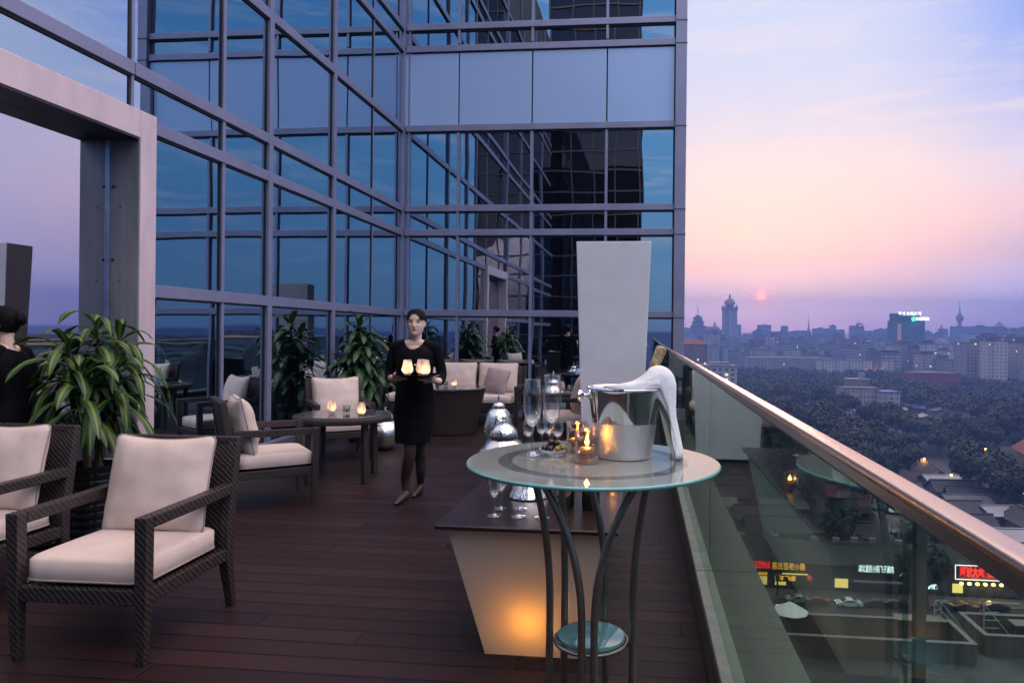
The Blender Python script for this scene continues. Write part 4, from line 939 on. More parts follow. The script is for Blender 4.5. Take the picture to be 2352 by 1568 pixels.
# ------------------------------------------------------------------ woven furniture
def wicker(name, c1, c2, k=150.0):
    mt, nt, b = newmat(name)
    tc = nt.n('ShaderNodeTexCoord'); sp = nt.n('ShaderNodeSeparateXYZ'); nt.l(tc.outputs['Object'], sp.inputs[0])
    ge = nt.n('ShaderNodeNewGeometry')
    wv = nt.n('ShaderNodeTexNoise', i_Scale=14.0, i_Detail=2.0); nt.l(tc.outputs['Object'], wv.inputs['Vector'])
    a = nt.math('ADD', nt.math('ADD', nt.math('ADD', sp.outputs[0], sp.outputs[1]), sp.outputs[2]), nt.math('MULTIPLY', wv.outputs[0], .03))
    s1 = nt.math('SINE', nt.math('MULTIPLY', a, k * 1.15))
    d = nt.math('ADD', nt.math('SUBTRACT', sp.outputs[2], sp.outputs[0]), nt.math('MULTIPLY', sp.outputs[1], -1.0))
    s2 = nt.math('SINE', nt.math('ADD', nt.math('MULTIPLY', d, k * 3.0), nt.math('MULTIPLY', s1, 1.2)))
    h = nt.math('ADD', nt.math('MULTIPLY', s1, .27), nt.math('MULTIPLY', s2, .22))
    h = nt.math('ADD', h, .5, clamp=True)
    nz = nt.n('ShaderNodeTexNoise', i_Scale=30.0, i_Detail=3.0); nt.l(tc.outputs['Object'], nz.inputs['Vector'])
    hc = nt.math('ADD', nt.math('MULTIPLY', h, .8), nt.math('MULTIPLY', nz.outputs[0], .25))
    nt.l(nt.ramp(hc, [(.18, (c1[0] * .25, c1[1] * .25, c1[2] * .25)), (.45, c1), (.95, c2)]), b.inputs['Base Color'])
    b.inputs['Roughness'].default_value = .42
    bp = nt.n('ShaderNodeBump', i_Strength=.9, i_Distance=.004); nt.l(h, bp.inputs['Height']); nt.l(bp.outputs[0], b.inputs['Normal'])
    return mt
WICK = wicker('dark_wicker', (.021, .0135, .013), (.078, .056, .050), k=175)
WICKT = wicker('ribbed_wicker', (.035, .023, .021), (.085, .060, .054), k=110)
def fabric(name, col):
    mt, nt, b = newmat(name)
    tc = nt.n('ShaderNodeTexCoord')
    mp = nt.n('ShaderNodeMapping'); mp.inputs['Scale'].default_value = (150, 150, 60); nt.l(tc.outputs['Object'], mp.inputs[0])
    n1 = nt.n('ShaderNodeTexNoise', i_Scale=1.6, i_Detail=3.0); nt.l(mp.outputs[0], n1.inputs['Vector'])
    mp2 = nt.n('ShaderNodeMapping'); mp2.inputs['Scale'].default_value = (90, 150, 150); nt.l(tc.outputs['Object'], mp2.inputs[0])
    n2 = nt.n('ShaderNodeTexNoise', i_Scale=1.6, i_Detail=3.0); nt.l(mp2.outputs[0], n2.inputs['Vector'])
    n3 = nt.n('ShaderNodeTexNoise', i_Scale=7.0, i_Detail=4.0); nt.l(tc.outputs['Object'], n3.inputs['Vector'])
    f = nt.math('ADD', nt.math('MULTIPLY', n1.outputs[0], .5), nt.math('MULTIPLY', n2.outputs[0], .5))
    f2 = nt.math('ADD', nt.math('MULTIPLY', f, .6), nt.math('MULTIPLY', n3.outputs[0], .4))
    nt.l(nt.ramp(f2, [(.3, tuple(c * .82 for c in col)), (.7, tuple(min(1, c * 1.1) for c in col))]), b.inputs['Base Color'])
    b.inputs['Roughness'].default_value = .9; setc(b, 'Sheen Weight', .15); setc(b, 'Specular IOR Level', .2)
    hh = nt.math('ADD', nt.math('MULTIPLY', f, .25), nt.math('MULTIPLY', n3.outputs[0], 1.0))
    bp = nt.n('ShaderNodeBump', i_Strength=.35, i_Distance=.006); nt.l(hh, bp.inputs['Height']); nt.l(bp.outputs[0], b.inputs['Normal'])
    return mt
FAB = fabric('cream_canvas', (.80, .645, .58)); FABP = fabric('rose_canvas', (.44, .33, .33)); PIP = pbr('piping_cord', (.40, .33, .31), rough=.9)

def pillow(w, h, t, p=2.6, q=.5, n=30, wr=.011, seed=0, corner=6.0, minedge=.0, sag=.0):
    """stuffed cushion in the xz plane, thickness along y; returns (mesh builder, outline)"""
    r = random.Random(seed); off = Vector((r.uniform(0, 50), r.uniform(0, 50), r.uniform(0, 50)))
    def outl(u, v):
        x = u * w / 2 * (1 - .05 * (1 - abs(v) ** 2) * (1 if p < 4 else 0)); z = v * h / 2 * (1 - .05 * (1 - abs(u) ** 2) * (1 if p < 4 else 0))
        rr = .045 if p < 4 else .07
        k = max(0, abs(u) - (1 - rr / (w / 2) * 1.0)) ; k2 = max(0, abs(v) - (1 - rr / (h / 2)))
        if k > 0 and k2 > 0:
            a, b_ = k * w / 2 / rr, k2 * h / 2 / rr; s = max(a, b_) / math.hypot(a, b_)
            x -= (1 - s) * k * w / 2 * (1 if u > 0 else -1); z -= (1 - s) * k2 * h / 2 * (1 if v > 0 else -1)
        return x, z - sag * (1 - u * u) * (1 if v > 0 else 0) * v
    def thick(u, v): return minedge + (t - minedge) * max(0, (1 - abs(u) ** p) * (1 - abs(v) ** p)) ** q
    mb = MB(); g_ = []
    for s in (-1, 1):
        rows = []
        for j in range(n + 1):
            row = []
            for i in range(n + 1):
                u = -cos(pi * i / n) if False else 2 * i / n - 1; v = 2 * j / n - 1
                u = math.copysign(abs(u) ** .8, u); v = math.copysign(abs(v) ** .8, v)
                x, z = outl(u, v)
                e = (abs(u) ** 3 + abs(v) ** 3) / 2
                nn = noise.noise(Vector((x * 9, z * 9, s * 2)) + off) * wr + noise.noise(Vector((x * 30, z * 14, s * 3)) + off) * wr * 1.2 * e
                d = thick(u, v) + nn * (1 - max(abs(u), abs(v)) ** 8)
                row.append(Vector((x, s * d, z)))
            rows.append(row)
        base = len(mb.v); mb.v += [p_ for row in rows for p_ in row]; N = n + 1
        for j in range(n):
            for i in range(n):
                f_ = [base + j * N + i, base + j * N + i + 1, base + (j + 1) * N + i + 1, base + (j + 1) * N + i]
                if s == 1: f_.reverse()
                mb.f.append(f_); mb.mi.append(0); mb.uv.append(None)
    N = n + 1; B = N * N
    edge = [i for i in range(N)] + [j * N + n for j in range(1, N)] + [n * N + i for i in range(n - 1, -1, -1)] + [j * N for j in range(n - 1, 0, -1)]
    if minedge > 0:
        for a, b_ in zip(edge, edge[1:] + edge[:1]): mb.f.append([b_, a, a + B, b_ + B]); mb.mi.append(0); mb.uv.append(None)
    out = [(mb.v[k] + mb.v[k + B]) / 2 for k in edge]
    return mb, out, [mb.v[k + B].copy() for k in edge], [mb.v[k].copy() for k in edge]
def cushion(name, parent, w, h, t, loc, rot, mat=FAB, seed=0, box=False, sag=0.0):
    if box: mb, out, e1, e2 = pillow(w, h, t, p=5, q=.42, minedge=t * .62, wr=.0035, seed=seed)
    else: mb, out, e1, e2 = pillow(w, h, t, seed=seed, sag=sag)
    o = mb.build(name, mat, parent, smooth='all'); o.location = loc; o.rotation_euler = rot
    me = o.data; bm = bmesh.new(); bm.from_mesh(me); bmesh.ops.remove_doubles(bm, verts=bm.verts, dist=.0006); bm.to_mesh(me); bm.free()
    me.polygons.foreach_set('use_smooth', [True] * len(me.polygons))
    mb = MB()
    for ln_ in ((out,) if not box else (e2,)): mb.tube(ln_ + [ln_[0]], .0042, 6, cap=False)
    mb.build('piping', PIP, o, smooth=True)
    return o
CH_LEG = []
def armchair(label, loc, rz, seed=0):
    o = thing('wicker_armchair', label, 'armchair', loc, rz, 'wicker armchairs on the deck')
    for s in (-1, 1):
        mb = MB(); mb.tube([(s * .290, -.315, 0), (s * .296, -.318, .27), (s * .298, -.32, .645)], [(.036, .036), (.052, .052), (.056, .056)], square=True); mb.build('front_leg', WICK, o, bevel=.006)
        mb = MB(); mb.tube([(s * .288, .362, 0), (s * .294, .300, .26), (s * .295, .300, .42), (s * .295, .378, .86)], [(.038, .036), (.05, .058), (.05, .062), (.046, .05)], square=True); mb.build('rear_leg', WICK, o, bevel=.006)
        mb = MB(); mb.tube([(s * .298, -.291, .618), (s * .298, .1, .622), (s * .297, .31, .628)], (.056, .054), square=True); mb.build('armrest', WICK, o, bevel=.006)
        mb = MB(); mb.bbox((s * .295 - .02, -.29, .262), (s * .295 + .02, .276, .325)); mb.build('seat_rail', WICK, o, bevel=.005)
    mb = MB(); mb.bbox((-.27, -.338, .262), (.27, -.296, .326)); mb.build('seat_rail', WICK, o, bevel=.005)
    mb = MB(); mb.bbox((-.272, .266, .262), (.272, .306, .326)); mb.build('seat_rail', WICK, o, bevel=.005)
    mb = MB(); mb.bbox((-.272, -.29, .285), (.272, .264, .318)); mb.build('seat_base', WICK, o)
    mb = MB(); mb.loft([[Vector((x, y, z)) for x, y in ((-.271, y0), (.271, y0), (.271, y1), (-.271, y1))] for z, y0, y1 in ((.327, .283, .317), (.42, .285, .319), (.865, .365, .399))]); mb.build('backrest', WICK, o, bevel=.008)
    mb = MB(); mb.tube([(-.316, .381, .872), (.316, .381, .872)], (.05, .032), square=True); mb.build('top_rail', WICK, o, bevel=.006)
    cushion('seat_cushion', o, .565, .575, .066, (0, -.022, .388), (R(90), 0, 0), seed=seed, box=True)
    cushion('back_cushion', o, .545, .50, .095, (0, .196, .672), (R(-13), R(seed % 3 - 1), R(seed % 3 - 1)), seed=seed + 5, sag=.018)
    return o
def mid(a, b_): return ((a.x + b_.x) / 2, (a.y + b_.y) / 2)
fr = G(320, 1533); fl = G(30, 1513); rr_ = G(517, 1394)
axm, aym = mid(fr, fl); armchair('wicker armchair with cream cushions, whole in front by the black pot', (axm, aym + .33, 0), R(1), 1)
armchair('wicker armchair cut by the frame edge left of the black plant pot', (axm - 1.17, aym + .60, 0), R(-1), 4)
cc = G(727, 1157); cd = G(525, 1182); dv_ = (Vector((cc.x, cc.y, 0)) - Vector((cd.x, cd.y, 0))).normalized(); ang = math.atan2(dv_.y, dv_.x) + pi / 2
pr = Vector((-dv_.y, dv_.x, 0)); c = (cc + cd) / 2 + pr * .297; armchair('wicker armchair seen side on, facing the round glass topped table', (c.x, c.y, 0), ang, 7)
armchair('wicker armchair behind the round table, turned to the camera', (-3.46, 7.72, 0), math.atan2(-.81, .58) + pi / 2, 10)
armchair('wicker armchair half hidden by the white light column, facing the small table', (-.98, 8.85, 0), R(-78), 13)
armchair('wicker armchair by the front glass behind the light column', (-.35, 10.6, 0), R(8), 16)

# round table with woven rim and glass top
TTOP = None
def tabletop_mat(name, col, rough=.03, ior=1.7):
    mt, nt, b = newmat(name); b.inputs['Base Color'].default_value = (*col, 1); b.inputs['Roughness'].default_value = rough
    b.inputs['IOR'].default_value = ior; return mt
DGL = tabletop_mat('dark_table_glass', (.10, .10, .11), ior=2.0)
def round_table(label, loc, r, h, rz=0.0):
    o = thing('wicker_table', label, 'table', loc, rz, None)
    mb = MB(); mb.lathe([(r - .10, h - .062), (r - .006, h - .062), (r, h - .05), (r, h - .012), (r - .008, h - .002), (r - .075, h)], seg=56); mb.build('rim', WICK, o, smooth=True)
    mb = MB(); mb.lathe([(.001, h - .02), (r - .07, h - .02), (r - .065, h + .003), (r - .068, h + .006), (.001, h + .006)], seg=56, cap=False); mb.build('glass_top', DGL, o)
    for k in range(4):
        a = pi / 4 + k * pi / 2; q = r * .80
        mb = MB(); mb.tube([(cos(a) * q, sin(a) * q, 0), (cos(a) * q * .97, sin(a) * q * .97, h - .064)], (.052, .052), square=True, up=(cos(a), sin(a), 0)); mb.build('leg', WICK, o, bevel=.004)
    return o
T1 = (-2.93, 6.62); round_table('round wicker table with glass top between the two side armchairs', (*T1, 0), .465, .635, R(12))
T3 = (-1.25, 9.75); round_table('small round dark table with a lit lamp left of the light column', (*T3, 0), .42, .64)
# drum table in front of the sofa
pb = G(1012, 1004); DT = (-2.85, 9.85)
o = thing('drum_table', 'flared drum table of ribbed dark wicker in front of the sofa', 'table', (*DT, 0))
mb = MB(); n = 96; rings = []
for r_, z in ((.455, .012), (.475, .15), (.53, .45), (.575, .63)):
    rings.append([Vector((cos(2 * pi * k / n) * r_ * (1 + (.006 if k % 2 else 0)) * 1.06, sin(2 * pi * k / n) * r_ * (1 + (.006 if k % 2 else 0)) * .8, z)) for k in range(n)])
mb.loft(rings); mb.build('drum', WICKT, o)
mb = MB(); mb.lathe([(.001, .631), (.60, .631), (.605, .64), (.605, .655), (.595, .66), (.001, .66)], seg=64, cap=False, sx=1.04, sy=.8); mb.build('glass_top', DGL, o)
# sofa against the front glass
so_ = thing('sofa', 'wicker sofa with cream cushions against the front glass', 'sofa', (-3.0, 10.98, 0))
mb = MB(); mb.bbox((-1.05, -.42, .20), (1.05, .30, .33)); mb.build('seat_base', WICK, so_, bevel=.01)
mb = MB(); mb.loft([[Vector((x, y, z)) for x, y in ((-1.05, y0), (1.05, y0), (1.05, y1), (-1.05, y1))] for z, y0, y1 in ((.331, .24, .30), (.90, .36, .41))]); mb.build('backrest', WICK, so_, bevel=.01)
for s in (-1, 1):
    mb = MB(); mb.bbox((s * 1.085 - .035, -.42, .55), (s * 1.085 + .035, .36, .62)); mb.build('armrest', WICK, so_, bevel=.01)
    mb = MB(); mb.tube([(s * 1.08, -.395, 0), (s * 1.085, -.39, .549)], (.055, .055), square=True); mb.build('leg', WICK, so_, bevel=.004)
    mb = MB(); mb.tube([(s * 1.08, .38, 0), (s * 1.085, .33, .4), (s * 1.085, .40, .90)], (.05, .055), square=True); mb.build('leg', WICK, so_, bevel=.004)
for k in range(3): cushion('seat_cushion', so_, .66, .66, .075, (-.68 + k * .68, -.09, .41), (R(90), 0, 0), seed=30 + k, box=True)
for k in range(3): cushion('back_cushion', so_, .66, .50, .10, (-.68 + k * .68, .17, .715), (R(-12), 0, 0), seed=40 + k)
tp_ = thing('throw_pillow', 'rose coloured throw pillow leaning in the sofa corner', 'pillow', (-2.28, 10.82, .485)); cushion('cover', tp_, .42, .40, .075, (0, 0, .20), (R(-20), R(8), R(-18)), mat=FABP, seed=77)
# ------------------------------------------------------------------ glass, metal and candle light
CLEAR = thin_glass('clear_glass', edge=1.5, amount=.9, base=.06)
CLEARS = thin_glass('clear_stem_glass', tint=(.90, .91, .92), edge=1.6, amount=.8, base=.09)
AMBERG = thin_glass('smoked_votive_glass', tint=(.74, .60, .48), edge=1.5, amount=.8, bump=1.0, bs=85, base=.08)
FLAME = emis('candle_flame', (1, .58, .16), 26); WAX = pbr('candle_wax', (.78, .62, .40), rough=.5, emit=(1, .5, .14), es=.28)
CHROME = pbr('polished_steel', (.88, .87, .86), rough=.05, metal=1.0, var=.02)
def hammered(name, col, rough, scale, st=.55):
    mt, nt, b = newmat(name); b.inputs['Metallic'].default_value = 1; b.inputs['Base Color'].default_value = (*col, 1); b.inputs['Roughness'].default_value = rough
    tc = nt.n('ShaderNodeTexCoord'); v = nt.n('ShaderNodeTexVoronoi', feature='SMOOTH_F1', i_Scale=scale); nt.l(tc.outputs['Object'], v.inputs['Vector'])
    bp = nt.n('ShaderNodeBump', i_Strength=st, i_Distance=.006); nt.l(v.outputs['Distance'], bp.inputs['Height']); nt.l(bp.outputs[0], b.inputs['Normal']); return mt
HAMM = hammered('hammered_silver', (.74, .71, .69), .20, 55)
def shade_mat():
    mt, nt, b = newmat('frosted_shade'); out = mt.node_tree.nodes['Material Output']
    d = nt.n('ShaderNodeBsdfDiffuse'); d.inputs[0].default_value = (.86, .74, .72, 1)
    t = nt.n('ShaderNodeBsdfTranslucent'); t.inputs[0].default_value = (.98, .84, .76, 1)
    mx = nt.n('ShaderNodeMixShader', i_0=.62); nt.l(d.outputs[0], mx.inputs[1]); nt.l(t.outputs[0], mx.inputs[2])
    g_ = nt.n('ShaderNodeBsdfGlossy', i_Roughness=.3); m2 = nt.n('ShaderNodeMixShader', i_0=.05); nt.l(mx.outputs[0], m2.inputs[1]); nt.l(g_.outputs[0], m2.inputs[2])
    nt.l(m2.outputs[0], out.inputs['Surface']); return mt
FROST = shade_mat()
CANDLE = (1, .56, .20)
def flame(parent, z, s=1.0):
    mb = MB(); mb.lathe([(.0004, 0), (.0042 * s, .006 * s), (.0046 * s, .011 * s), (.0028 * s, .019 * s), (.0003, .028 * s)], (0, 0, z), 10); return mb.build('flame', FLAME, parent, smooth=True)
def candle_lamp(label, loc, s=1.0, e=.32, group='frosted candle lamps'):
    o = thing('candle_lamp', label, 'candle lamp', loc, 0, group); o.scale = (s, s, s)
    mb = MB(); mb.lathe([(.0005, .001), (.031, .001), (.032, .004), (.024, .008), (.021, .0135)], seg=24, cap=False); mb.build('foot', CLEARS, o, smooth=True)
    mb = MB(); mb.lathe([(.020, .014), (.034, .024), (.0425, .042), (.0415, .060), (.0350, .092), (.0285, .124)], seg=28, cap=False); mb.build('shade', FROST, o, smooth=True)
    mb = MB(); mb.lathe([(.0005, .018), (.018, .018), (.018, .032), (.0005, .032)], seg=16, cap=False); mb.build('candle', WAX, o)
    flame(o, .033, .8); point_light('candle_light', (0, 0, .044), e, (1, .60, .32), .006, o); return o
def tumbler(label, loc, s=1.0):
    o = thing('tumbler', label, 'glass', loc, 0); o.scale = (s, s, s)
    mb = MB(); mb.lathe([(.0005, .002), (.032, .002), (.034, .01), (.040, .082), (.0375, .082), (.031, .016), (.0005, .014)], seg=24, cap=False); mb.build('glass_body', CLEARS, o, smooth=True)
    LIME = pbr('lime', (.30, .38, .05), rough=.5); LIMED = pbr('lime_rind', (.07, .16, .02), rough=.5)
    mb = MB(); mb.lathe([(.001, -.004), (.024, -.004), (.024, .004), (.001, .004)], (-.006, 0, .04), 16, M=Matrix.Rotation(R(50), 4, 'Y')); mb.build('lime_slice', LIME, o)
    mb = MB(); mb.lathe([(.001, -.004), (.024, -.004), (.024, .004), (.001, .004)], (.008, .006, .032), 16, M=Matrix.Rotation(R(-62), 4, 'Y')); mb.build('lime_slice', LIMED, o)
    return o
ht1 = .642
def on(px, py, z): return G(px, py, z)
p = on(762, 948, ht1); candle_lamp('lit frosted candle lamp left of the tumbler on the round table', (p.x, p.y, ht1))
p = on(830, 953, ht1); candle_lamp('lit frosted candle lamp right of the tumbler on the round table', (p.x, p.y, ht1))
p = on(796, 949, ht1); tumbler('clear tumbler of lime slices between two lit lamps', (p.x, p.y, ht1))
candle_lamp('lit frosted candle lamp on the drum table, right of the waitress', (DT[0] + .18, DT[1] - .1, .661))
candle_lamp('lit frosted candle lamp on the drum table, half hidden by the waitress', (DT[0] - .20, DT[1] - .22, .661))
tumbler('tumbler of lime slices on the drum table', (DT[0] + .02, DT[1] + .04, .661))
candle_lamp('lit candle lamp on the small table by the light column', (T3[0] + .16, T3[1] - .26, .647), e=.5, s=1.15)
tumbler('empty tumbler behind the lamp on the small table', (T3[0] + .26, T3[1] - .05, .647))
o = thing('hurricane_glass', 'tall clear hurricane glass on the small table', 'glass', (T3[0] - .02, T3[1] - .1, .647)); mb = MB(); mb.lathe([(.0005, .002), (.04, .002), (.045, .03), (.05, .12), (.044, .2), (.05, .24)], seg=24, cap=False); mb.build('glass_body', CLEARS, o, smooth=True)

# ------------------------------------------------------------------ glowing bar counter
a = G(997, 1205, .62); b_ = G(1420, 1222, .62); bx0, bx1 = a.x, b_.x; by0 = (a.y + b_.y) / 2; by1 = by0 + 2.35
bar = thing('bar_counter', 'low bar counter of glowing white acrylic under a dark wood top', 'bar counter', ((bx0 + bx1) / 2, by0, 0))
bw = bx1 - bx0
def acrylic():
    mt, nt, b = newmat('opal_acrylic'); out = mt.node_tree.nodes['Material Output']
    tc = nt.n('ShaderNodeTexCoord'); nz = nt.n('ShaderNodeTexNoise', i_Scale=3.0, i_Detail=5.0); nt.l(tc.outputs['Object'], nz.inputs['Vector'])
    c = nt.mixc(nz.outputs[0], (.76, .75, .76), (.85, .84, .84))
    d = nt.n('ShaderNodeBsdfDiffuse'); nt.l(c, d.inputs[0]); t = nt.n('ShaderNodeBsdfTranslucent'); t.inputs[0].default_value = (.80, .74, .66, 1)
    mx = nt.n('ShaderNodeMixShader', i_0=.5); nt.l(d.outputs[0], mx.inputs[1]); nt.l(t.outputs[0], mx.inputs[2])
    g_ = nt.n('ShaderNodeBsdfGlossy', i_Roughness=.28); m2 = nt.n('ShaderNodeMixShader', i_0=.05); nt.l(mx.outputs[0], m2.inputs[1]); nt.l(g_.outputs[0], m2.inputs[2])
    nt.l(m2.outputs[0], out.inputs['Surface']); return mt
ACR = acrylic()
x0t, x1t = -bw / 2 + .046, bw / 2 - .028; x0b, x1b = -bw / 2 + .196, bw / 2 - .142
yf_t, yf_b, yb_t, yb_b = .045, .155, 2.30, 2.18
mb = MB(); V = [Vector(q) for q in ((x0b, yf_b, .004), (x1b, yf_b, .004), (x1b, yb_b, .004), (x0b, yb_b, .004), (x0t, yf_t, .598), (x1t, yf_t, .598), (x1t, yb_t, .598), (x0t, yb_t, .598))]
mb.add(V, [(0, 1, 5, 4), (1, 2, 6, 5), (2, 3, 7, 6), (3, 0, 4, 7)]); mb.build('lit_body', ACR, bar)
def topmat():
    mt, nt, b = newmat('dark_counter_top'); tc = nt.n('ShaderNodeTexCoord')
    nz = nt.n('ShaderNodeTexNoise', i_Scale=700.0, i_Detail=2.0); nt.l(tc.outputs['Object'], nz.inputs['Vector'])
    n2 = nt.n('ShaderNodeTexNoise', i_Scale=5.0, i_Detail=5.0); nt.l(tc.outputs['Object'], n2.inputs['Vector'])
    nt.l(nt.ramp(n2.outputs[0], [(.3, (.018, .010, .009)), (.7, (.034, .018, .016))]), b.inputs['Base Color']); b.inputs['Roughness'].default_value = .26
    bp = nt.n('ShaderNodeBump', i_Strength=.22, i_Distance=.0006); nt.l(nz.outputs[0], bp.inputs['Height']); nt.l(bp.outputs[0], b.inputs['Normal']); return mt
tmt = topmat(); setc(tmt.node_tree.nodes['Principled BSDF'], 'Specular IOR Level', .38)
mb = MB(); mb.bbox((-bw / 2, 0, .60), (bw / 2, 2.35, .62)); mb.build('counter_top', tmt, bar, bevel=.008, bseg=3)
hs_ = T(1222, 1392, 3.23)
mb = MB(); mb.lathe([(.001, .004), (.03, .004), (.03, .05), (.001, .05)], (hs_.x - bar.location.x, hs_.y - by0 + .05, .004), 16, cap=False); mb.build('tealight', WAX, bar)
point_light('bar_candle', (hs_.x - bar.location.x, yf_b + .075, hs_.z), 1.9, (1, .36, .03), .03, bar)
point_light('bar_glow', (0, .75, .36), 0.6, (1, .60, .40), .10, bar)
ZB = .6205
def flute(label, loc, s=1.0, group=None):
    o = thing('champagne_flute', label, 'champagne flute', loc, 0, group); o.scale = (s, s, s)
    mb = MB(); mb.lathe([(.0005, .001), (.034, .001), (.0345, .0025), (.015, .006), (.006, .012), (.0042, .03), (.0038, .075), (.005, .085)], seg=28, cap=False); mb.build('stem', CLEARS, o, smooth=True)
    mb = MB(); mb.lathe([(.004, .084), (.012, .090), (.020, .104), (.0255, .125), (.0275, .150), (.0262, .185), (.0232, .222)], seg=28, cap=False)
    mb.lathe([(.0228, .222), (.0256, .185), (.0268, .150), (.0246, .126), (.019, .107), (.010, .096), (.0008, .094)], seg=28, cap=False); mb.lathe([(.0228, .2219), (.0232, .2226), (.0236, .2219)], seg=28, cap=False); mb.build('bowl', CLEAR, o, smooth=True)
    return o
for px, py, lab in ((1135, 1184, 'empty champagne flute at the front left corner of the counter'), (1151, 1168, 'champagne flute just behind the corner flute on the counter'), (1190, 1186, 'front champagne flute of the middle pair on the counter'), (1190 + 4, 1168, 'rear champagne flute of the middle pair on the counter'), (1245, 1189, 'champagne flute behind the table legs on the counter')):
    p = on(px, py, ZB); flute(lab, (p.x, p.y, ZB), 1.0, 'champagne flutes on the counter')
def wine(label, loc):
    o = thing('wine_glass', label, 'wine glass', loc, 0, 'wine glasses on the far counter end')
    mb = MB(); mb.lathe([(.0005, .001), (.035, .001), (.01, .006), (.004, .015), (.004, .085), (.008, .092)], seg=24, cap=False); mb.build('stem', CLEARS, o, smooth=True)
    mb = MB(); mb.lathe([(.005, .09), (.025, .102), (.038, .125), (.041, .15), (.037, .19), (.031, .215)], seg=24, cap=False); mb.lathe([(.030, .215), (.036, .19), (.040, .15), (.036, .127), (.02, .106), (.001, .10)], seg=24, cap=False); mb.build('bowl', CLEAR, o, smooth=True)
for k, (px, lab) in enumerate(((1214, 'wine glass at the left of the row behind the round glass top'), (1245, 'second wine glass from the left behind the round glass top'), (1281, 'third wine glass from the left behind the round glass top'), (1262, 'wine glass at the back of the row behind the flutes'), (1336, 'wine glass at the right end of the row behind the votives'))):
    p = T(px, 1000, 5.0 + .12 * (k % 2)); wine(lab, (p.x, p.y, ZB))
# chrome bowl turned down, bottles
p = on(1215, 1140, ZB); o = thing('chrome_bowl', 'mirror bright chrome bowl standing behind the flutes on the counter', 'bowl', (p.x, p.y, ZB))
mb = MB(); mb.lathe([(.0005, .002), (.098, .002), (.102, .006), (.085, .05), (.06, .085), (.05, .10), (.052, .115), (.085, .15), (.12, .19), (.124, .195), (.116, .19), (.08, .15), (.0005, .13)], seg=40, cap=False); mb.build('bowl_body', CHROME, o, smooth=True)
BOT = pbr('dark_bottle_glass', (.010, .014, .010), rough=.06, spec=.7); LBL = pbr('bottle_label', (.30, .12, .12), rough=.6, var=.2, vs=30)
for px, py, lab in ((1300, 1163, 'dark wine bottle with a round red label, left of the pair'), (1357, 1168, 'dark wine bottle with its lower glass bare, right of the pair')):
    p = on(px, py, ZB); o = thing('wine_bottle', lab, 'bottle', (p.x, p.y, ZB), 0, 'bottles on the counter')
    mb = MB(); mb.lathe([(.0005, .0), (.040, .002), (.043, .01), (.043, .17), (.036, .205), (.017, .235), (.015, .30), (.0005, .30)], seg=28, cap=False); mb.build('bottle_body', BOT, o, smooth=True)
    if 'round' in lab: mb = MB(); mb.lathe([(.001, 0), (.030, 0), (.030, .001), (.001, .0012)], (0, -.0435, .085), 24, M=Matrix.Rotation(R(90), 4, 'X')); mb.build('label', LBL, o)
    else: mb = MB(); mb.lathe([(.0434, .10), (.0434, .16)], seg=28, cap=False); mb.build('label', LBL, o)

# ------------------------------------------------------------------ high glass table in front
HT = 1.10; tcn = T(1362, 1056, 1.985); tx, ty = tcn.x, tcn.y; HT = round(tcn.z, 3)
tab = thing('high_table', 'tall round frosted glass table on curved steel legs in the foreground', 'table', (tx, ty, 0))
TR = 577 / F * 1.985 / 2
def glass_top_mat():
    mt, nt, b = newmat('frosted_table_glass'); tc = nt.n('ShaderNodeTexCoord'); sp = nt.n('ShaderNodeSeparateXYZ'); nt.l(tc.outputs['Object'], sp.inputs[0])
    rr2 = nt.math('SQRT', nt.math('ADD', nt.math('MULTIPLY', sp.outputs[0], sp.outputs[0]), nt.math('MULTIPLY', sp.outputs[1], sp.outputs[1])))
    f = nt.ramp(nt.math('DIVIDE', rr2, TR), [(.635, 0.0), (.645, 1.0), (.745, 1.0), (.755, 0.0)])
    c = nt.mixc(f, (.26, .30, .285), (.12, .135, .13)); nt.l(c, b.inputs['Base Color'])
    b.inputs['Roughness'].default_value = .025; b.inputs['IOR'].default_value = 2.1; return mt
GE = pbr('aqua_glass_edge', (.16, .46, .44), rough=.12, var=.08, vs=14, spec=.8)
mb = MB(); mb.lathe([(.0005, HT), (TR - .004, HT)], seg=96, cap=False); mb.build('glass_top', glass_top_mat(), tab, smooth=True)
mb = MB(); mb.lathe([(TR - .004, HT), (TR - .001, HT - .0015), (TR, HT - .004), (TR, HT - .0065), (TR - .003, HT - .010)], seg=96, cap=False); mb.build('glass_edge', GE, tab, smooth=True)
mb = MB(); mb.lathe([(TR - .003, HT - .010), (.0005, HT - .010)], seg=64, cap=False); mb.build('underside', pbr('glass_underside', (.10, .22, .21), rough=.3), tab, smooth=True)
LEGM = pbr('brushed_leg_steel', (.31, .26, .225), rough=.34, metal=.95, var=.1, vs=12, rvar=.12)
ZS = .595; rs = .102
ring_pts = [(cos(2 * pi * k / 40) * rs, sin(2 * pi * k / 40) * rs, ZS - .008) for k in range(41)]
mb = MB(); mb.tube(ring_pts, .006, 8, cap=False); mb.build('shelf_ring', LEGM, tab, smooth=True)
mb = MB(); mb.lathe([(.0005, ZS - .004), (rs - .009, ZS - .004), (rs - .006, ZS - .001), (rs - .007, ZS + .007), (rs - .012, ZS + .009), (.0005, ZS + .009)], seg=48, cap=False); mb.build('glass_shelf', pbr('aqua_shelf_glass', (.15, .37, .39), rough=.04, var=.05, spec=.9), tab, smooth=True)
legs = [((-.172, -.055), (-.118, -.01)), ((-.158, -.085), (-.018, -.116)), ((.150, -.09), (.016, -.116)), ((.165, -.03), (.117, -.01)), ((-.048, .12), (.035, .108)), ((-.105, .08), (-.085, .075))]
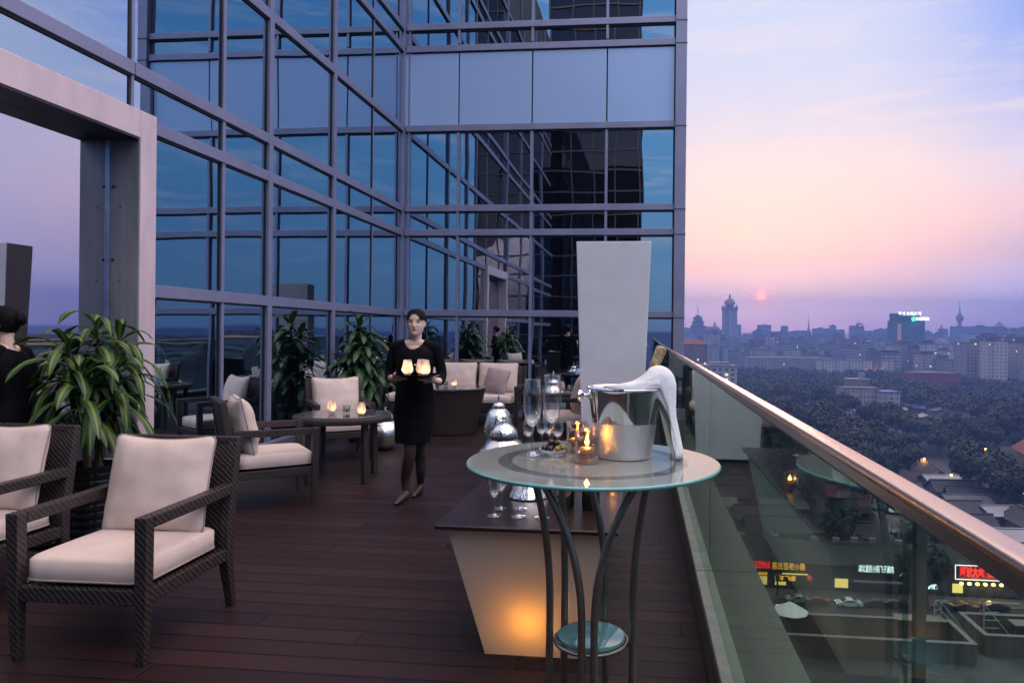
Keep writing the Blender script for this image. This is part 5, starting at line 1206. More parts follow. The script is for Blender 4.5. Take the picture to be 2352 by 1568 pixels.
for (a0, a1), (b0, b1) in legs:
    pts = []
    for k in range(15):
        t_ = k / 14; e = 1 - (1 - t_) ** 2.3; pts.append((a0 + (b0 - a0) * e, a1 + (b1 - a1) * e, HT - .011 - (HT - .011 - (ZS + .06)) * t_))
    pts += [(b0 * 1.0, b1 * 1.0, ZS), (b0 * 1.02, b1 * 1.02, .3), (b0 * 1.12, b1 * 1.12, 0)]
    mb = MB(); mb.tube(pts, .0105, 12); mb.build('leg', LEGM, tab, smooth=True)
ZT = HT + .0006
p = on(1222, 1045, ZT); flute('left champagne flute of the pair on the round glass top', (p.x, p.y, ZT), 1.0, 'flutes on the high table')
p = on(1267, 1037, ZT); flute('right champagne flute of the pair, just beside the olives', (p.x, p.y, ZT), 1.04, 'flutes on the high table')
# olives
p = on(1271, 1046, ZT); o = thing('olive_dish', 'small clear footed dish holding olives on the high table', 'dish', (p.x, p.y, ZT))
mb = MB(); mb.lathe([(.0005, .001), (.03, .001), (.014, .004), (.012, .006), (.024, .009), (.040, .017), (.043, .021), (.038, .018), (.0005, .010)], seg=32, cap=False); mb.build('dish_body', CLEARS, o, smooth=True)
OD = pbr('dark_olive', (.018, .008, .010), rough=.22, var=.3, vs=60, spec=.6); OG = pbr('green_olive', (.26, .20, .02), rough=.22, var=.2, vs=60, spec=.6)
for k, (x, y, z, mt_, l_) in enumerate(((-.026, -.004, .024, OD, 'dark olive at the left of the dish'), (-.006, -.018, .025, OD, 'dark olive at the front of the dish'), (.014, -.016, .025, OG, 'green olive at the front right of the dish'), (.028, .002, .026, OG, 'golden olive at the right of the dish'), (-.008, .006, .040, OD, 'topmost dark olive of the heap'), (.010, .002, .039, OD, 'dark olive right of the topmost one'), (.004, .020, .026, OD, 'dark olive at the back of the dish'), (-.016, .014, .026, OD, 'dark olive behind the left one'))):
    mb = MB(); mb.ell((0, 0, 0), (.0105, .0095, .0092), 16, 10, M=Matrix.Rotation(k * .7, 4, 'Z') @ Matrix.Rotation(.3 * (k % 3 - 1), 4, 'Y')); q = mb.build('olive', mt_, None, smooth=True, loc=(p.x + x, p.y + y, ZT + z - .002)); tag(q, l_, 'olive', 'olives in the dish')
# votives
for (px, py, lab, s_, e_) in ((1348, 1064, 'front smoked glass votive with a burning floating candle', 1.0, 11.0), (1326, 1038, 'rear glass votive half hidden by the front one', .96, 4.0), (1408, 1112, 'votive on the dark counter, screened by the round glass top', 1.0, 7.0)):
    zs = ZB if 'counter' in lab else ZT; p = on(px, py - 3, zs); o = thing('votive', lab, 'votive candle', (p.x, p.y, zs)); s_ *= 1.06; o.scale = (s_, s_, s_)
    mb = MB(); mb.lathe([(.0005, .0015), (.031, .0015), (.0335, .005), (.0335, .084), (.0325, .0855), (.0312, .084), (.0310, .016), (.0005, .013)], seg=36, cap=False); mb.build('glass_body', AMBERG, o, smooth=True)
    mb = MB(); mb.lathe([(.0305, .0165), (.0305, .026), (.0005, .0262)], seg=28, cap=False); mb.build('water', thin_glass('amber_water', tint=(.75, .60, .42), edge=2, amount=.5, base=.05), o)
    mb = MB(); mb.lathe([(.0005, .024), (.015, .025), (.0205, .033), (.0175, .038), (.006, .041), (.0005, .041)], seg=24, cap=False); mb.build('floating_candle', WAX, o, smooth=True)
    flame(o, .042, 1.15); point_light('candle_light', (0, 0, .054), e_, CANDLE, .006, o)
# champagne bucket
p = on(1433, 1048, ZT); bk = thing('ice_bucket', 'steel champagne bucket, polished above and frosted with droplets below', 'ice bucket', (p.x, p.y, ZT), R(-4)); bk.scale = (1.10, 1.10, 1.02)
def bucket_mat():
    mt, nt, b = newmat('bucket_steel'); b.inputs['Metallic'].default_value = 1
    tc = nt.n('ShaderNodeTexCoord'); sp = nt.n('ShaderNodeSeparateXYZ'); nt.l(tc.outputs['Object'], sp.inputs[0])
    nz = nt.n('ShaderNodeTexNoise', i_Scale=12.0, i_Detail=3.0); nt.l(tc.outputs['Object'], nz.inputs['Vector'])
    z = nt.math('ADD', sp.outputs[2], nt.math('MULTIPLY', nz.outputs[0], .006))
    wet = nt.ramp(nt.math('DIVIDE', z, .2), [(.505, 1.0), (.53, 0.0)])
    dr_ = nt.n('ShaderNodeTexVoronoi', i_Scale=330.0); nt.l(tc.outputs['Object'], dr_.inputs['Vector'])
    nt.l(nt.mixc(wet, (.86, .85, .84), (.70, .70, .71)), b.inputs['Base Color'])
    nt.l(nt.math('ADD', nt.math('MULTIPLY', wet, .34), .045), b.inputs['Roughness'])
    h = nt.ramp(dr_.outputs['Distance'], [(0, 1.0), (.5, 0.0)])
    bp = nt.n('ShaderNodeBump', i_Distance=.0013); nt.l(nt.math('MULTIPLY', wet, .7), bp.inputs['Strength']); nt.l(h, bp.inputs['Height']); nt.l(bp.outputs[0], b.inputs['Normal']); return mt
mb = MB(); mb.lathe([(.0005, .001), (.071, .001), (.0735, .004), (.076, .02), (.084, .09), (.0955, .185), (.0975, .193), (.1005, .194), (.1010, .197), (.0995, .200), (.0965, .198), (.0935, .19), (.082, .09), (.073, .012), (.0005, .010)], seg=72, cap=False); mb.build('bucket_body', bucket_mat(), bk, smooth=True)
for s in (-1, 1):
    mb = MB(); mb.lathe([(.012, 0), (.009, .005), (.0065, .010), (.0065, .014), (.011, .018), (.0165, .024), (.0175, .028), (.014, .032), (.001, .033)], (s * .0935, 0, .172), 20, M=Matrix.Rotation(s * R(90), 4, 'Y')); mb.build('handle', CHROME, bk, smooth=True)
ICE = thin_glass('ice', tint=(.92, .95, 1), edge=1.5, amount=.6, base=.1)
# bottle in the bucket
bt = thing('champagne_bottle', 'champagne bottle with a gold foil neck leaning out of the bucket', 'bottle', (p.x, p.y, ZT))
bdir = Vector((.115, .012, .30)).normalized(); bq = bdir.to_track_quat('Z', 'Y').to_matrix().to_4x4()
base = Vector((.002, .012, .044))
FOIL = pbr('gold_foil', (.78, .52, .27), rough=.35, metal=.85, var=.25, vs=70, bump=.9, bs=110, bd=.004)
mb = MB(); mb.lathe([(.0005, .0), (.036, .002), (.038, .08), (.030, .13), (.018, .165), (.0145, .19)], base, 24, M=bq); mb.build('bottle_body', BOT, bt, smooth=True)
mb = MB(); mb.lathe([(.0185, .160), (.0152, .19), (.0142, .235), (.0148, .24), (.0158, .243), (.0158, .249), (.0150, .252), (.0165, .27), (.0172, .287), (.0155, .296), (.0005, .299)], base, 24, M=bq); mb.build('foil', FOIL, bt, smooth=True)
# napkin wrapped over bottle and rim
nk = thing('napkin', 'white linen napkin draped over the bottle and down the bucket side', 'napkin', (p.x, p.y, ZT))
ctr = [(-.058, -.052, .2045, .004, .0012), (-.03, -.060, .2055, .014, .0025), (.0, -.060, .2065, .020, .0045), (.03, -.054, .209, .024, .0095), (.052, -.046, .2145, .026, .0165), (.072, -.038, .2205, .027, .026), (.087, -.030, .2255, .027, .0345), (.100, -.024, .221, .027, .039), (.112, -.02, .201, .026, .036), (.122, -.016, .172, .025, .026), (.130, -.014, .14, .023, .017), (.139, -.015, .105, .019, .0115), (.147, -.018, .065, .017, .0125), (.154, -.02, .034, .0175, .013), (.1575, -.021, .014, .017, .0115), (.159, -.021, .004, .010, .005)]
def cr_(P, n=5):
    out = []
    for i in range(len(P) - 1):
        p0, p1, p2, p3 = (P[max(i - 1, 0)], P[i], P[i + 1], P[min(i + 2, len(P) - 1)])
        for k in range(n):
            t_ = k / n; out.append([.5 * (2 * b1 + (c1 - a1) * t_ + (2 * a1 - 5 * b1 + 4 * c1 - d1) * t_ * t_ + (3 * b1 - a1 - 3 * c1 + d1) * t_ ** 3) for a1, b1, c1, d1 in zip(p0, p1, p2, p3)])
    return out + [list(P[-1])]
C_ = cr_(ctr); rings = []
for i, q in enumerate(C_):
    a = Vector(C_[max(i - 1, 0)][:3]); b1 = Vector(C_[min(i + 1, len(C_) - 1)][:3]); d = (b1 - a).normalized(); y_ = Vector((-.12, 1, 0)); y_ = (y_ - d * y_.dot(d)).normalized(); n_ = y_.cross(d)
    row = []; M_ = 36; g_ = min(1, i / 10)
    for k in range(M_ + 1):
        u_ = 2 * k / M_ - 1; a_ = u_ * 1.85
        rip = (.0030 * sin(8.2 * u_ + i * .07) + .0022 * sin(15 * u_ - i * .11 + 1) + .0012 * sin(27 * u_ + i * .3)) * g_ * (.4 + abs(u_))
        hang = 1 + .10 * sin(5 * u_ + 1.3) * abs(u_)
        row.append(Vector(q[:3]) + y_ * (sin(a_) * q[3] * 1.05 + rip * .6) - n_ * ((cos(a_) * 1.5 - .5) * q[4] * hang + rip))
    rings.append(row)
LINEN = pbr('white_linen', (.90, .90, .93), spec=.08, rough=.95, var=.03, vs=40, bump=.35, bs=70, bd=.003)
mb = MB(); mb.loft(rings, cap=False, close=False); cl_ = mb.build('cloth', LINEN, nk, smooth=True)
md = cl_.modifiers.new('thick', 'SOLIDIFY'); md.thickness = .0022; md.offset = 0
nk.scale = (1.0, 1.0, 1.02)

# ------------------------------------------------------------------ silver lanterns on the deck
def lantern(label, loc, prof, s):
    o = thing('silver_lantern', label, 'lantern', loc, 0, 'hammered silver lanterns on the deck')
    mb = MB(); mb.lathe([(r_ * s, z * s) for r_, z in prof[0]], seg=48); mb.build('body', HAMM, o, smooth=True)
    mb = MB(); mb.lathe([(r_ * s, z * s) for r_, z in prof[1]], seg=40); l_ = mb.build('lid', HAMM, o, smooth=True)
    mb = MB(); mb.lathe([(r_ * s, z * s) for r_, z in prof[2]], seg=16); mb.build('knob', CHROME, l_, smooth=True); return o
ball = ([(.10, 0), (.16, .03), (.26, .13), (.30, .27), (.27, .42), (.19, .52), (.125, .555)], [(.16, .555), (.165, .575), (.15, .64), (.10, .70), (.03, .735)], [(.012, .735), (.01, .75), (.025, .765), (.025, .785), (.004, .80)])
tall = ([(.17, 0), (.19, .05), (.22, .3), (.225, .55), (.20, .72), (.15, .82), (.09, .87)], [(.10, .87), (.105, .89), (.08, .93), (.03, .955)], [(.012, .955), (.01, .99), (.022, 1.01), (.018, 1.03), (.006, 1.08)])
p = G(884, 1032); lantern('round silver lantern on the deck under the round table', (p.x, p.y, 0), ball, .66)
p = T(1157, 1000, 6.6); lantern('wide domed silver lantern left of the wine glasses', (p.x, p.y, 0), ball, .83)
p = T(1145, 960, 7.7); lantern('tall hammered silver lantern behind the domed one', (p.x, p.y, 0), tall, .72)
p = T(1271, 860, 9.6); lantern('domed lantern by the front glass just left of the light column', (p.x, p.y, .0), tall, .86)

# ------------------------------------------------------------------ potted dracaenas
def leafm(name, dark, stripe):
    mt, nt, b = newmat(name); out = mt.node_tree.nodes['Material Output']
    uv = nt.n('ShaderNodeUVMap'); sp = nt.n('ShaderNodeSeparateXYZ'); nt.l(uv.outputs[0], sp.inputs[0])
    nz = nt.n('ShaderNodeTexNoise', i_Scale=9.0, i_Detail=3.0); tc = nt.n('ShaderNodeTexCoord'); nt.l(tc.outputs['Object'], nz.inputs['Vector'])
    d = nt.math('ABSOLUTE', nt.math('SUBTRACT', sp.outputs[0], .5))
    f = nt.ramp(nt.math('ADD', d, nt.math('MULTIPLY', nz.outputs[0], .08)), [(.10, 1.0), (.24, 0.0)])
    lines = nt.math('MULTIPLY', nt.math('SINE', nt.math('MULTIPLY', sp.outputs[0], 90.0)), .12)
    c = nt.mixc(f, dark, stripe); hs = nt.n('ShaderNodeHueSaturation'); nt.l(c, hs.inputs['Color']); nt.l(nt.math('ADD', nt.math('ADD', nt.math('MULTIPLY', nz.outputs[0], .9), .55), lines), hs.inputs['Value'])
    nt.l(hs.outputs[0], b.inputs['Base Color']); b.inputs['Roughness'].default_value = .34
    t = nt.n('ShaderNodeBsdfTranslucent'); nt.l(hs.outputs[0], t.inputs[0]); mx = nt.n('ShaderNodeMixShader', i_0=.25); nt.l(b.outputs[0], mx.inputs[1]); nt.l(t.outputs[0], mx.inputs[2]); nt.l(mx.outputs[0], out.inputs['Surface']); return mt
LEAFD = leafm('striped_dracaena_leaf', (.030, .085, .024), (.19, .30, .04)); LEAFG = leafm('green_dracaena_leaf', (.028, .080, .026), (.06, .13, .035))
POTM = pbr('black_glazed_pot', (.010, .009, .010), rough=.14, var=.2, spec=.6); CANE = pbr('dracaena_cane', (.13, .085, .055), rough=.85, var=.3, vs=16, stretch=(3, 3, .6), bump=.4, bs=50)
SOIL = pbr('potting_soil', (.02, .015, .012), rough=1)
def dracaena(label, loc, seed, heads, nleaf, L, ph, pr, leafmat, wleaf=.034, drp=(.16, .34)):
    r = random.Random(seed); o = thing('potted_dracaena', label, 'potted plant', loc, r.uniform(0, 6))
    prof = [(pr * .72, 0), (pr * .76, .01)]
    n_ = 9
    for k in range(n_):
        z = .02 + (ph - .06) * k / n_; q = pr * (.78 + .20 * k / n_); dz = (ph - .06) / n_
        prof += [(q, z), (q + .008, z + dz * .5), (q, z + dz * .94)]
    prof += [(pr * .99, ph - .05), (pr * 1.05, ph - .035), (pr * 1.06, ph - .005), (pr * 1.02, ph), (pr * .95, ph - .006), (pr * .92, ph - .05)]
    mb = MB(); mb.lathe(prof, seg=44, cap=False); mb.build('pot', POTM, o, smooth=True)
    mb = MB(); mb.lathe([(.001, ph - .045), (pr * .93, ph - .05)], seg=24, cap=False); mb.build('soil', SOIL, o)
    fol = MB()
    for hx, hy, hz in heads:
        b0 = Vector((hx * .30 + r.uniform(-.02, .02), hy * .30 + r.uniform(-.02, .02), ph - .05)); tip = Vector((hx, hy, hz))
        md_ = b0.lerp(tip, .5) + Vector((r.uniform(-.03, .03), r.uniform(-.03, .03), 0)); md_.x *= .8; md_.y *= .8
        mb = MB(); mb.tube([b0, md_, tip], [.017, .015, .011], 8); mb.build('cane', CANE, o, smooth=True)
        n = nleaf + r.randrange(-3, 4)
        for i in range(n):
            fr_ = i / n; az = i * 2.39996 + r.uniform(-.3, .3); el = 1.25 - 1.65 * (1 - fr_) + r.uniform(-.18, .18)
            ll = L * r.uniform(.7, 1.12) * (.72 + .5 * sin(pi * min(1, fr_ + .12))); start = tip + Vector((0, 0, -.30 * (1 - fr_)))
            d = Vector((cos(az) * cos(el), sin(az) * cos(el), sin(el))); pos = start.copy(); ns = 9; st = ll / ns; rows = []; tw = r.uniform(-.5, .5); droop = r.uniform(*drp)
            side = Vector((-sin(az), cos(az), 0))
            for k in range(ns + 1):
                t_ = k / ns; wd = wleaf * r.uniform(.97, 1.03) * (sin(pi * min(1, (t_ * .86 + .10))) ** .75) * (1 if t_ < 1 else .05)
                if k == 0: wd = wleaf * .35
                sd = (side * cos(tw * t_) + d.cross(side) * sin(tw * t_)); up = sd.cross(d)
                wav = .004 * sin(k * 1.9 + i)
                rows.append([pos - sd * wd + up * (.25 * wd + wav), pos - sd * wd * .5 + up * .06 * wd, pos, pos + sd * wd * .5 + up * .06 * wd, pos + sd * wd + up * (.25 * wd - wav)])
                d = (d + Vector((0, 0, -droop * (.35 + 1.2 * t_)))).normalized(); pos = pos + d * st
            vs = [q for row in rows for q in row]; fs = []; uvs = []
            for k in range(ns):
                for j in range(4):
                    fs.append((k * 5 + j, k * 5 + j + 1, (k + 1) * 5 + j + 1, (k + 1) * 5 + j)); uvs.append([(j / 4, k / ns), ((j + 1) / 4, k / ns), ((j + 1) / 4, (k + 1) / ns), (j / 4, (k + 1) / ns)])
            fol.add(vs, fs, uvs)
    fol.build('foliage', leafmat, o, smooth=True); return o
q = T(212, 1075, 4.75); rp = random.Random(4)
hd = [(.02, .0, 1.50), (-.14, .05, 1.36), (.15, -.05, 1.40), (-.03, .14, 1.30), (.05, -.15, 1.22), (-.17, -.10, 1.18), (.18, .12, 1.20), (-.04, -.04, 1.12)]
dracaena('tall striped dracaena in a ribbed black pot beside the steel doorway', (q.x, q.y, 0), 8, hd, 20, .42, .54, .175, LEAFD, .033, (.24, .44))
q = T(816, 900, 9.0); q.x = -3.72
hd2 = [(.0, .0, 1.55), (-.12, .06, 1.42), (.13, -.04, 1.36), (.02, .13, 1.22), (.05, -.14, 1.12), (-.15, -.1, 1.05), (.16, .1, .98)]
dracaena('bushy green dracaena by the mirrored side wall behind the armchairs', (q.x, 8.9, 0), 15, hd2, 24, .42, .45, .17, LEAFG, .044)
# ------------------------------------------------------------------ the waitress with her tray
SKIN = pbr('skin', (.86, .60, .48), rough=.5, var=.05, vs=14, spec=.35); setc(SKIN.node_tree.nodes['Principled BSDF'], 'Subsurface Weight', .12); SKIN.node_tree.nodes['Principled BSDF'].inputs['Subsurface Radius'].default_value = (.01, .004, .002)
TIGHTS = pbr('sheer_black_tights', (.050, .030, .026), rough=.5, var=.15, vs=12); BLACK = pbr('black_crepe', (.005, .005, .0065), spec=.12, rough=.85, var=.3, vs=14, bump=.3, bs=25, bd=.006)
HAIR = pbr('black_hair', (.006, .005, .005), spec=.10, rough=.6, var=.4, vs=60, stretch=(1, .2, 1)); LIPS = pbr('rose_lips', (.52, .085, .10), rough=.35); EYEM = pbr('eye_dark', (.012, .009, .008), rough=.15); EYEW = pbr('eye_white', (.62, .58, .56), rough=.3); SHOE = pbr('black_patent_shoe', (.008, .008, .009), rough=.12, spec=.7)
ff = G(921, 1158); rf = G(953, 1143); pl_ = G(950, 1152)
lady = thing('person', 'waitress in a black dress and tights walking with a tray of candle lamps', 'person', (pl_.x, pl_.y, 0), YAW * 1.0)
S = MB()
def limb(P, rad, seg=14, sx=1.0):
    C = cr_([list(p) + [r_] for p, r_ in zip(P, rad)], 5); S.tube([c[:3] for c in C], [c[3] for c in C], seg, sx=sx)
# head, jaw, neck (facing -y, turned a touch to her left)
hx, hy = .012, -.03
HT_ = [(1.4175, .012, .058, -.030), (1.421, .026, .068, -.022), (1.430, .037, .0745, .0), (1.445, .0485, .078, .028), (1.465, .0590, .0795, .054), (1.485, .0655, .0805, .072), (1.51, .0700, .0815, .086), (1.535, .0725, .0815, .093), (1.56, .0735, .0825, .093), (1.585, .0705, .078, .086), (1.605, .062, .067, .075), (1.622, .049, .051, .058), (1.634, .033, .033, .038), (1.640, .012, .011, .013)]
def gz(v, c, s_): return math.exp(-((v - c) / s_) ** 2)
def head_rings(off=0.0, feat=True):
    rings = []; C = cr_(HT_, 4)
    for z, w_, f_, b_ in C:
        row = []
        for k in range(48):
            th = 2 * pi * k / 48; cx, cy_ = cos(th), sin(th)
            x = math.copysign(abs(cx) ** .92, cx) * (w_ + off); dep = (f_ if cy_ < 0 else b_) + off; y = math.copysign(abs(cy_) ** .92, cy_) * dep
            if feat and cy_ < 0:
                fr_ = abs(cy_)
                y -= fr_ * (.0165 * gz(x, 0, .0085) * gz(z, 1.4985, .011) + .013 * gz(x, 0, .0075) * gz(z, 1.513, .014) + .006 * gz(x, 0, .007) * gz(z, 1.53, .014))
                y -= .0045 * gz(abs(x), .012, .006) * gz(z, 1.496, .007)
                y += .0085 * gz(abs(x), .031, .0165) * gz(z, 1.531, .0125)          # sockets
                y -= .0035 * gz(abs(x), .043, .018) * gz(z, 1.500, .018)            # cheeks
                y -= .0050 * gz(x, 0, .021) * gz(z, 1.472, .0085)                   # lips
                y += .0040 * gz(x, 0, .02) * gz(z, 1.4575, .006)
                y -= .0040 * gz(x, 0, .016) * gz(z, 1.436, .012)
            row.append(Vector((hx + x, hy + .008 + y, z + (off if z > 1.6 else 0))))
        rings.append(row)
    return rings
S.loft(head_rings())
for s in (-1, 1): S.ell((hx + s * .0735, hy + .022, 1.520), (.008, .019, .030), 12, 8)    # ear
limb([(.004, .012, 1.30), (.008, .004, 1.36), (.012, -.004, 1.42), (.012, -.004, 1.47)], [.062, .047, .044, .046])
limb([(-.14, .0, 1.325), (-.06, -.004, 1.345), (.06, -.004, 1.345), (.14, .0, 1.325)], [.034, .042, .042, .034])   # shoulders
limb([(0, .0, 1.33), (0, .0, 1.22), (0, .005, 1.05), (0, .012, .90), (0, .012, .80)], [.062, .092, .092, .112, .10], sx=1.2)
# arms: elbows at the sides, forearms forward under the tray
TZ = 1.095; tcx, tcy = .085, -.335
armR = [(-.165, .0, 1.325), (-.200, .015, 1.22), (-.218, .02, 1.095), (-.20, -.03, 1.06), (-.16, -.14, 1.065), (-.118, -.255, 1.078)]
armL = [(.165, .0, 1.325), (.200, .02, 1.22), (.222, .03, 1.10), (.222, -.02, 1.045), (.215, -.13, 1.043), (.200, -.25, 1.062)]
for A in (armR, armL): limb(A, [.036, .035, .033, .032, .029, .021])
def hand(w, d, side, palm_up, curl, thumb):
    """palm and five separate fingers; w wrist, d pointing direction, side = towards the thumb"""
    d = d.normalized(); n = palm_up.normalized()
    limb([w, w + d * .035, w + d * .075], [.021, .026, .024], 12)
    for k, (off, ln_) in enumerate(((.023, .068), (.008, .076), (-.008, .071), (-.022, .056))):
        b0 = w + d * .072 + side * off * 1.0; P = [b0]; dd = d.copy()
        for j in range(3): dd = (dd + n * curl * (.6 + .5 * j)).normalized(); P.append(P[-1] + dd * ln_ * (.42, .32, .26)[j])
        limb(P, [.0092, .0085, .0078, .0062], 8)
    t0 = w + d * .028 + side * .022; limb([t0, t0 + (side * .7 + d * .5 + n * thumb * .3).normalized() * .03, t0 + (side * .5 + d * .8 + n * thumb * .9).normalized() * .055], [.0115, .0098, .007], 8)
wR = Vector(armR[-1]); wL = Vector(armL[-1])
hand(wR, Vector((.72, -.42, -.05)), Vector((-.42, -.72, .25)).normalized(), Vector((0, 0, 1)), .10, 1.0)
hand(wL, Vector((-.55, -.62, .0)), Vector((.66, -.5, .0)).normalized(), Vector((0, 0, 1)), .12, .7)
# legs, mid-stride: her right leg forward and crossing, left leg behind
toW = lambda v: Matrix.Rotation(-YAW, 4, 'Z') @ (Vector((v.x, v.y, 0)) - Vector((pl_.x, pl_.y, 0)))
aF = toW(ff); aR = toW(rf)
fx, fy = aF.x + .015, aF.y + .12
limb([(-.07, .01, .86), (-.055, -.03, .66), (-.018, -.07, .475), (-.035, -.055, .36), (-.075, fy * .6 - .0, .20), (fx, fy, .085)], [.090, .076, .052, .050, .040, .029], 16)
limb([(.075, .01, .86), (.055, .03, .66), (.035, .05, .47), (.030, .12, .36), (.022, .17, .22), (aR.x + .01, aR.y + .17, .10)], [.088, .074, .052, .050, .042, .030], 16)
footF = (fx, fy, .085); footR = (aR.x + .01, aR.y + .17, .10)
def foot(a, tip, hz_): limb([(a[0], a[1] + .015, hz_ + .01), (a[0], a[1] - .01, a[2] * .75), ((a[0] + tip[0]) / 2, (a[1] + tip[1]) / 2, .045), (tip[0], tip[1], .022)], [.026, .034, .032, .018], 12)
tF = (fx - .045, fy - .16, 0); tR = (footR[0] - .02, footR[1] - .17, 0)
foot(footF, tF, .05); foot(footR, tR, .055)
bod = S.build('body', [SKIN, TIGHTS], lady)
md = bod.modifiers.new('r', 'REMESH'); md.mode = 'VOXEL'; md.voxel_size = .0036; md.use_smooth_shade = True
m2 = bod.modifiers.new('s', 'SMOOTH'); m2.factor = .5; m2.iterations = 2
bpy.context.view_layer.update(); dg = bpy.context.evaluated_depsgraph_get(); me = bpy.data.meshes.new_from_object(bod.evaluated_get(dg)); bod.modifiers.clear(); bod.data = me
me.materials.clear(); me.materials.append(SKIN); me.materials.append(TIGHTS)
for p_ in me.polygons: p_.material_index = 1 if p_.center.z < .70 else 0; p_.use_smooth = True
# face
def bit(name, c, r_, mat, M=None): mb = MB(); mb.ell(c, r_, 14, 8, M); return mb.build(name, mat, lady, smooth=True)
for s in (-1, 1):
    bit('eye', (hx + s * .031, hy - .0575, 1.5305), (.0125, .006, .0046), EYEW, Matrix.Rotation(s * R(-16), 4, 'Z')); bit('iris', (hx + s * .0300, hy - .0615, 1.5308), (.0066, .0040, .0052), EYEM)
    mb = MB(); mb.tube([(hx + s * .017, hy - .0635, 1.5335), (hx + s * .030, hy - .0655, 1.5365), (hx + s * .044, hy - .0545, 1.5325)], [.0014, .0028, .0016], 6); mb.build('eyelid', EYEM, lady, smooth=True)
    mb = MB(); mb.tube([(hx + s * .015, hy - .0735, 1.5500), (hx + s * .032, hy - .0700, 1.5545), (hx + s * .049, hy - .0560, 1.5490)], [.0018, .0028, .0010], 6); mb.build('eyebrow', HAIR, lady, smooth=True)
mb = MB(); mb.tube([(hx - .0225, hy - .0670, 1.4762), (hx - .010, hy - .0740, 1.4748), (hx, hy - .0750, 1.4736), (hx + .010, hy - .0740, 1.4748), (hx + .0225, hy - .0670, 1.4762)], [.0012, .0042, .0044, .0042, .0012], 8); mb.tube([(hx - .017, hy - .0680, 1.4725), (hx, hy - .0740, 1.4672), (hx + .017, hy - .0680, 1.4725)], [.0012, .0052, .0012], 8); mb.build('lips', LIPS, lady, smooth=True)
# hair drawn back into a bun
mb = MB(); HRg = head_rings(.0085, False); mb.loft(HRg, cap=True); keep = []
for f_ in mb.f:
    c = sum((mb.v[i] for i in f_), Vector()) / len(f_); lx, ly = c.x - hx, c.y - hy
    hl = 1.609 - 1.25 * lx * lx / .07
    if (c.z > hl and c.z > 1.555) or (ly > .010 + .12 * max(0, 1.56 - c.z) and c.z > 1.475 - .3 * max(0, ly - .03)): keep.append(f_)
mb.f = keep; mb.mi = [0] * len(keep); mb.uv = [None] * len(keep)
mb.ell((hx, hy + .118, 1.555), (.040, .032, .040), 16, 10)
mb.build('hair', HAIR, lady, smooth=True)
# dress
def ring(c, rx, ry, n=40, wob=0.0, ph=0.0): return [Vector((c[0] + cos(2 * pi * k / n) * rx * (1 + wob * sin(k * 2 * pi / n * 7 + ph)), c[1] + sin(2 * pi * k / n) * ry * (1 + wob * sin(k * 2 * pi / n * 7 + ph)), c[2])) for k in range(n)]
D = MB(); prof = [((-.012, -.02, .515), .148, .118, .035), ((-.010, -.018, .56), .153, .122, .03), ((-.005, -.006, .68), .166, .130, .02), ((0, .008, .82), .176, .132, .01), ((0, .010, .92), .168, .126, .006), ((0, .006, 1.02), .150, .116, .006), ((0, .002, 1.10), .153, .118, .004), ((0, -.006, 1.20), .166, .128, .004), ((0, -.004, 1.27), .170, .114, .003), ((0, .0, 1.325), .158, .088, .0), ((0, .004, 1.365), .118, .070, 0)]
prof = prof[:8] + [((0, -.004, 1.27), .165, .118, 0), ((0, .0, 1.315), .145, .100, 0), ((0, .004, 1.36), .08, .06, 0)]
rings = [ring(c, a, b_, wob=w_, ph=i * .5) for i, (c, a, b_, w_) in enumerate(prof)]
D.loft(rings)
def dl(P, rad):
    C = cr_([list(p_) + [r_] for p_, r_ in zip(P, rad)], 5); D.tube([c[:3] for c in C], [c[3] for c in C], 18)
dl([(-.165, .0, 1.322), (-.09, -.002, 1.345), (.0, -.004, 1.35), (.09, -.002, 1.345), (.165, .0, 1.322)], [.047, .046, .034, .046, .047])
for s in (-1, 1): D.ell((s * .170, .0, 1.322), (.050, .050, .050), 16, 10)
for A in (armR, armL): dl(A[:4] + [tuple((Vector(A[3]) * .45 + Vector(A[4]) * .55))], [.049, .047, .045, .043, .038])
dress = D.build('dress', BLACK, lady)
md = dress.modifiers.new('r', 'REMESH'); md.mode = 'VOXEL'; md.voxel_size = .0055; md.use_smooth_shade = True
m2 = dress.modifiers.new('s', 'SMOOTH'); m2.factor = .5; m2.iterations = 3
bpy.context.view_layer.update(); dg = bpy.context.evaluated_depsgraph_get(); me = bpy.data.meshes.new_from_object(dress.evaluated_get(dg)); dress.modifiers.clear(); dress.data = me
bm = bmesh.new(); bm.from_mesh(me)
def cutf(c): return (c.z > 1.27 and (c.x / .088) ** 2 + ((c.z - 1.415) / (.108 if c.y < .02 else .075)) ** 2 < 1) or (c.x / .082) ** 2 + (c.y / .07) ** 2 < 1 and c.z > 1.36
bmesh.ops.delete(bm, geom=[f_ for f_ in bm.faces if cutf(f_.calc_center_median())], context='FACES'); bm.to_mesh(me); bm.free()
me.polygons.foreach_set('use_smooth', [True] * len(me.polygons))
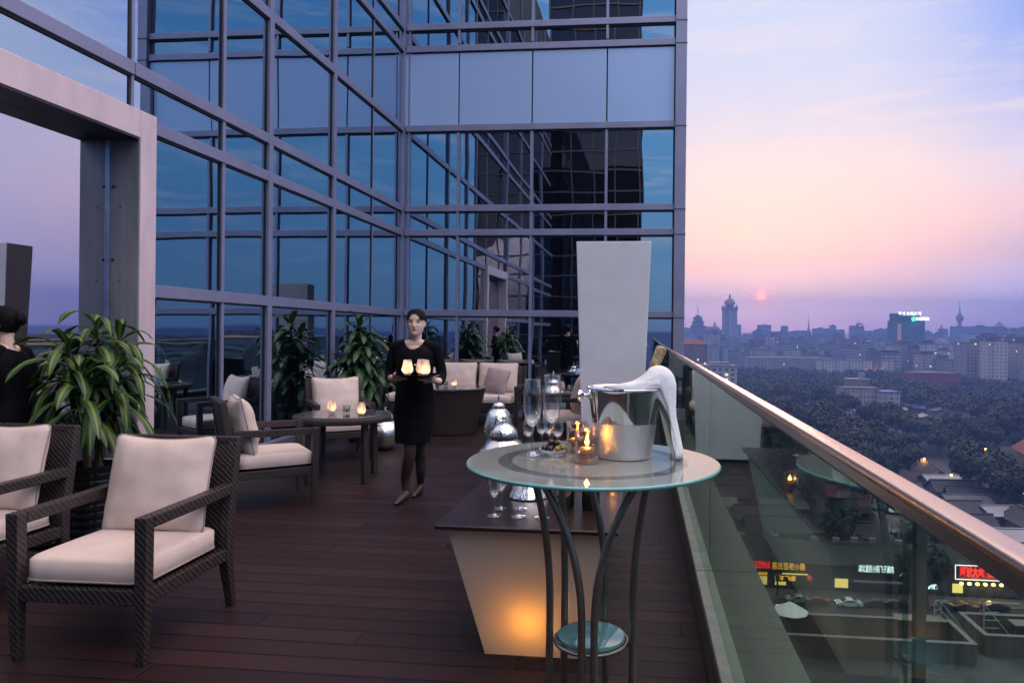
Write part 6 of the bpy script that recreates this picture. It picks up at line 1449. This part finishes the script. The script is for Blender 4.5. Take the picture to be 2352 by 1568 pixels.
for a, tp2 in ((footF, tF), (footR, tR)):
    mb = MB(); C = cr_([(a[0] + .0, a[1] + .045, .052, .024), (a[0], a[1] + .02, .05, .032), ((a[0] + tp2[0]) / 2, (a[1] + tp2[1]) / 2, .030, .035), (tp2[0], tp2[1] + .02, .020, .030), (tp2[0], tp2[1] - .022, .014, .012)], 4)
    mb.tube([c[:3] for c in C], [c[3] * .92 for c in C], 14); mb.tube([(a[0], a[1] + .042, .045), (a[0], a[1] + .046, .003)], [.018, .011], 10); sh = mb.build('shoe', SHOE, lady, smooth=True)
    for v in sh.data.vertices:
        if v.co.z > .062: v.co.z = .062
        if v.co.z < .002: v.co.z = .002
mb = MB(); mb.box((.045, -.137, 1.178), (.042, .004, .011), M=Matrix.Rotation(R(8), 4, 'Z')); mb.build('name_badge', pbr('badge', (.75, .75, .76), rough=.4), lady)
mb = MB(); mb.lathe([(.0005, 0), (.006, .001), (.007, .003), (.0005, .004)], (.056, -.131, 1.205), 12, M=Matrix.Rotation(R(90), 4, 'X')); mb.build('brooch', CHROME, lady)
mirror_standin = dup(lady, (-4.12, 4.16, 0), R(-78), 'added woman in profile at the left frame edge, standing in for the waitress mirrored in the door glass', (.97, .97, .97))  # added figure in place of the waitress's reflection in the door glass
# tray and its lamps
Mw = Matrix.Translation((pl_.x, pl_.y, 0)) @ Matrix.Rotation(YAW, 4, 'Z')
tw_ = Mw @ Vector((tcx, tcy, TZ))
tr = thing('serving_tray', 'round polished steel tray carried level by the waitress', 'tray', tw_, YAW)
mb = MB(); mb.lathe([(.0005, 0), (.165, 0), (.192, .014), (.200, .017), (.2005, .019), (.19, .018), (.165, .005), (.0005, .004)], seg=56, cap=False); mb.build('tray_body', pbr('tray_steel', (.30, .31, .33), rough=.10, metal=1.0, var=.05), tr, smooth=True)
for dx, dy, lab in ((-.055, -.06, 'lit frosted candle lamp at the left of the carried tray'), (.082, -.05, 'lit frosted candle lamp at the right of the carried tray'), (.03, .06, 'dim frosted candle lamp behind the other two on the carried tray')):
    q = Mw @ Vector((tcx + dx, tcy + dy, TZ + .005)); candle_lamp(lab, q, 1.05, e=.55 if dy < 0 else .2)
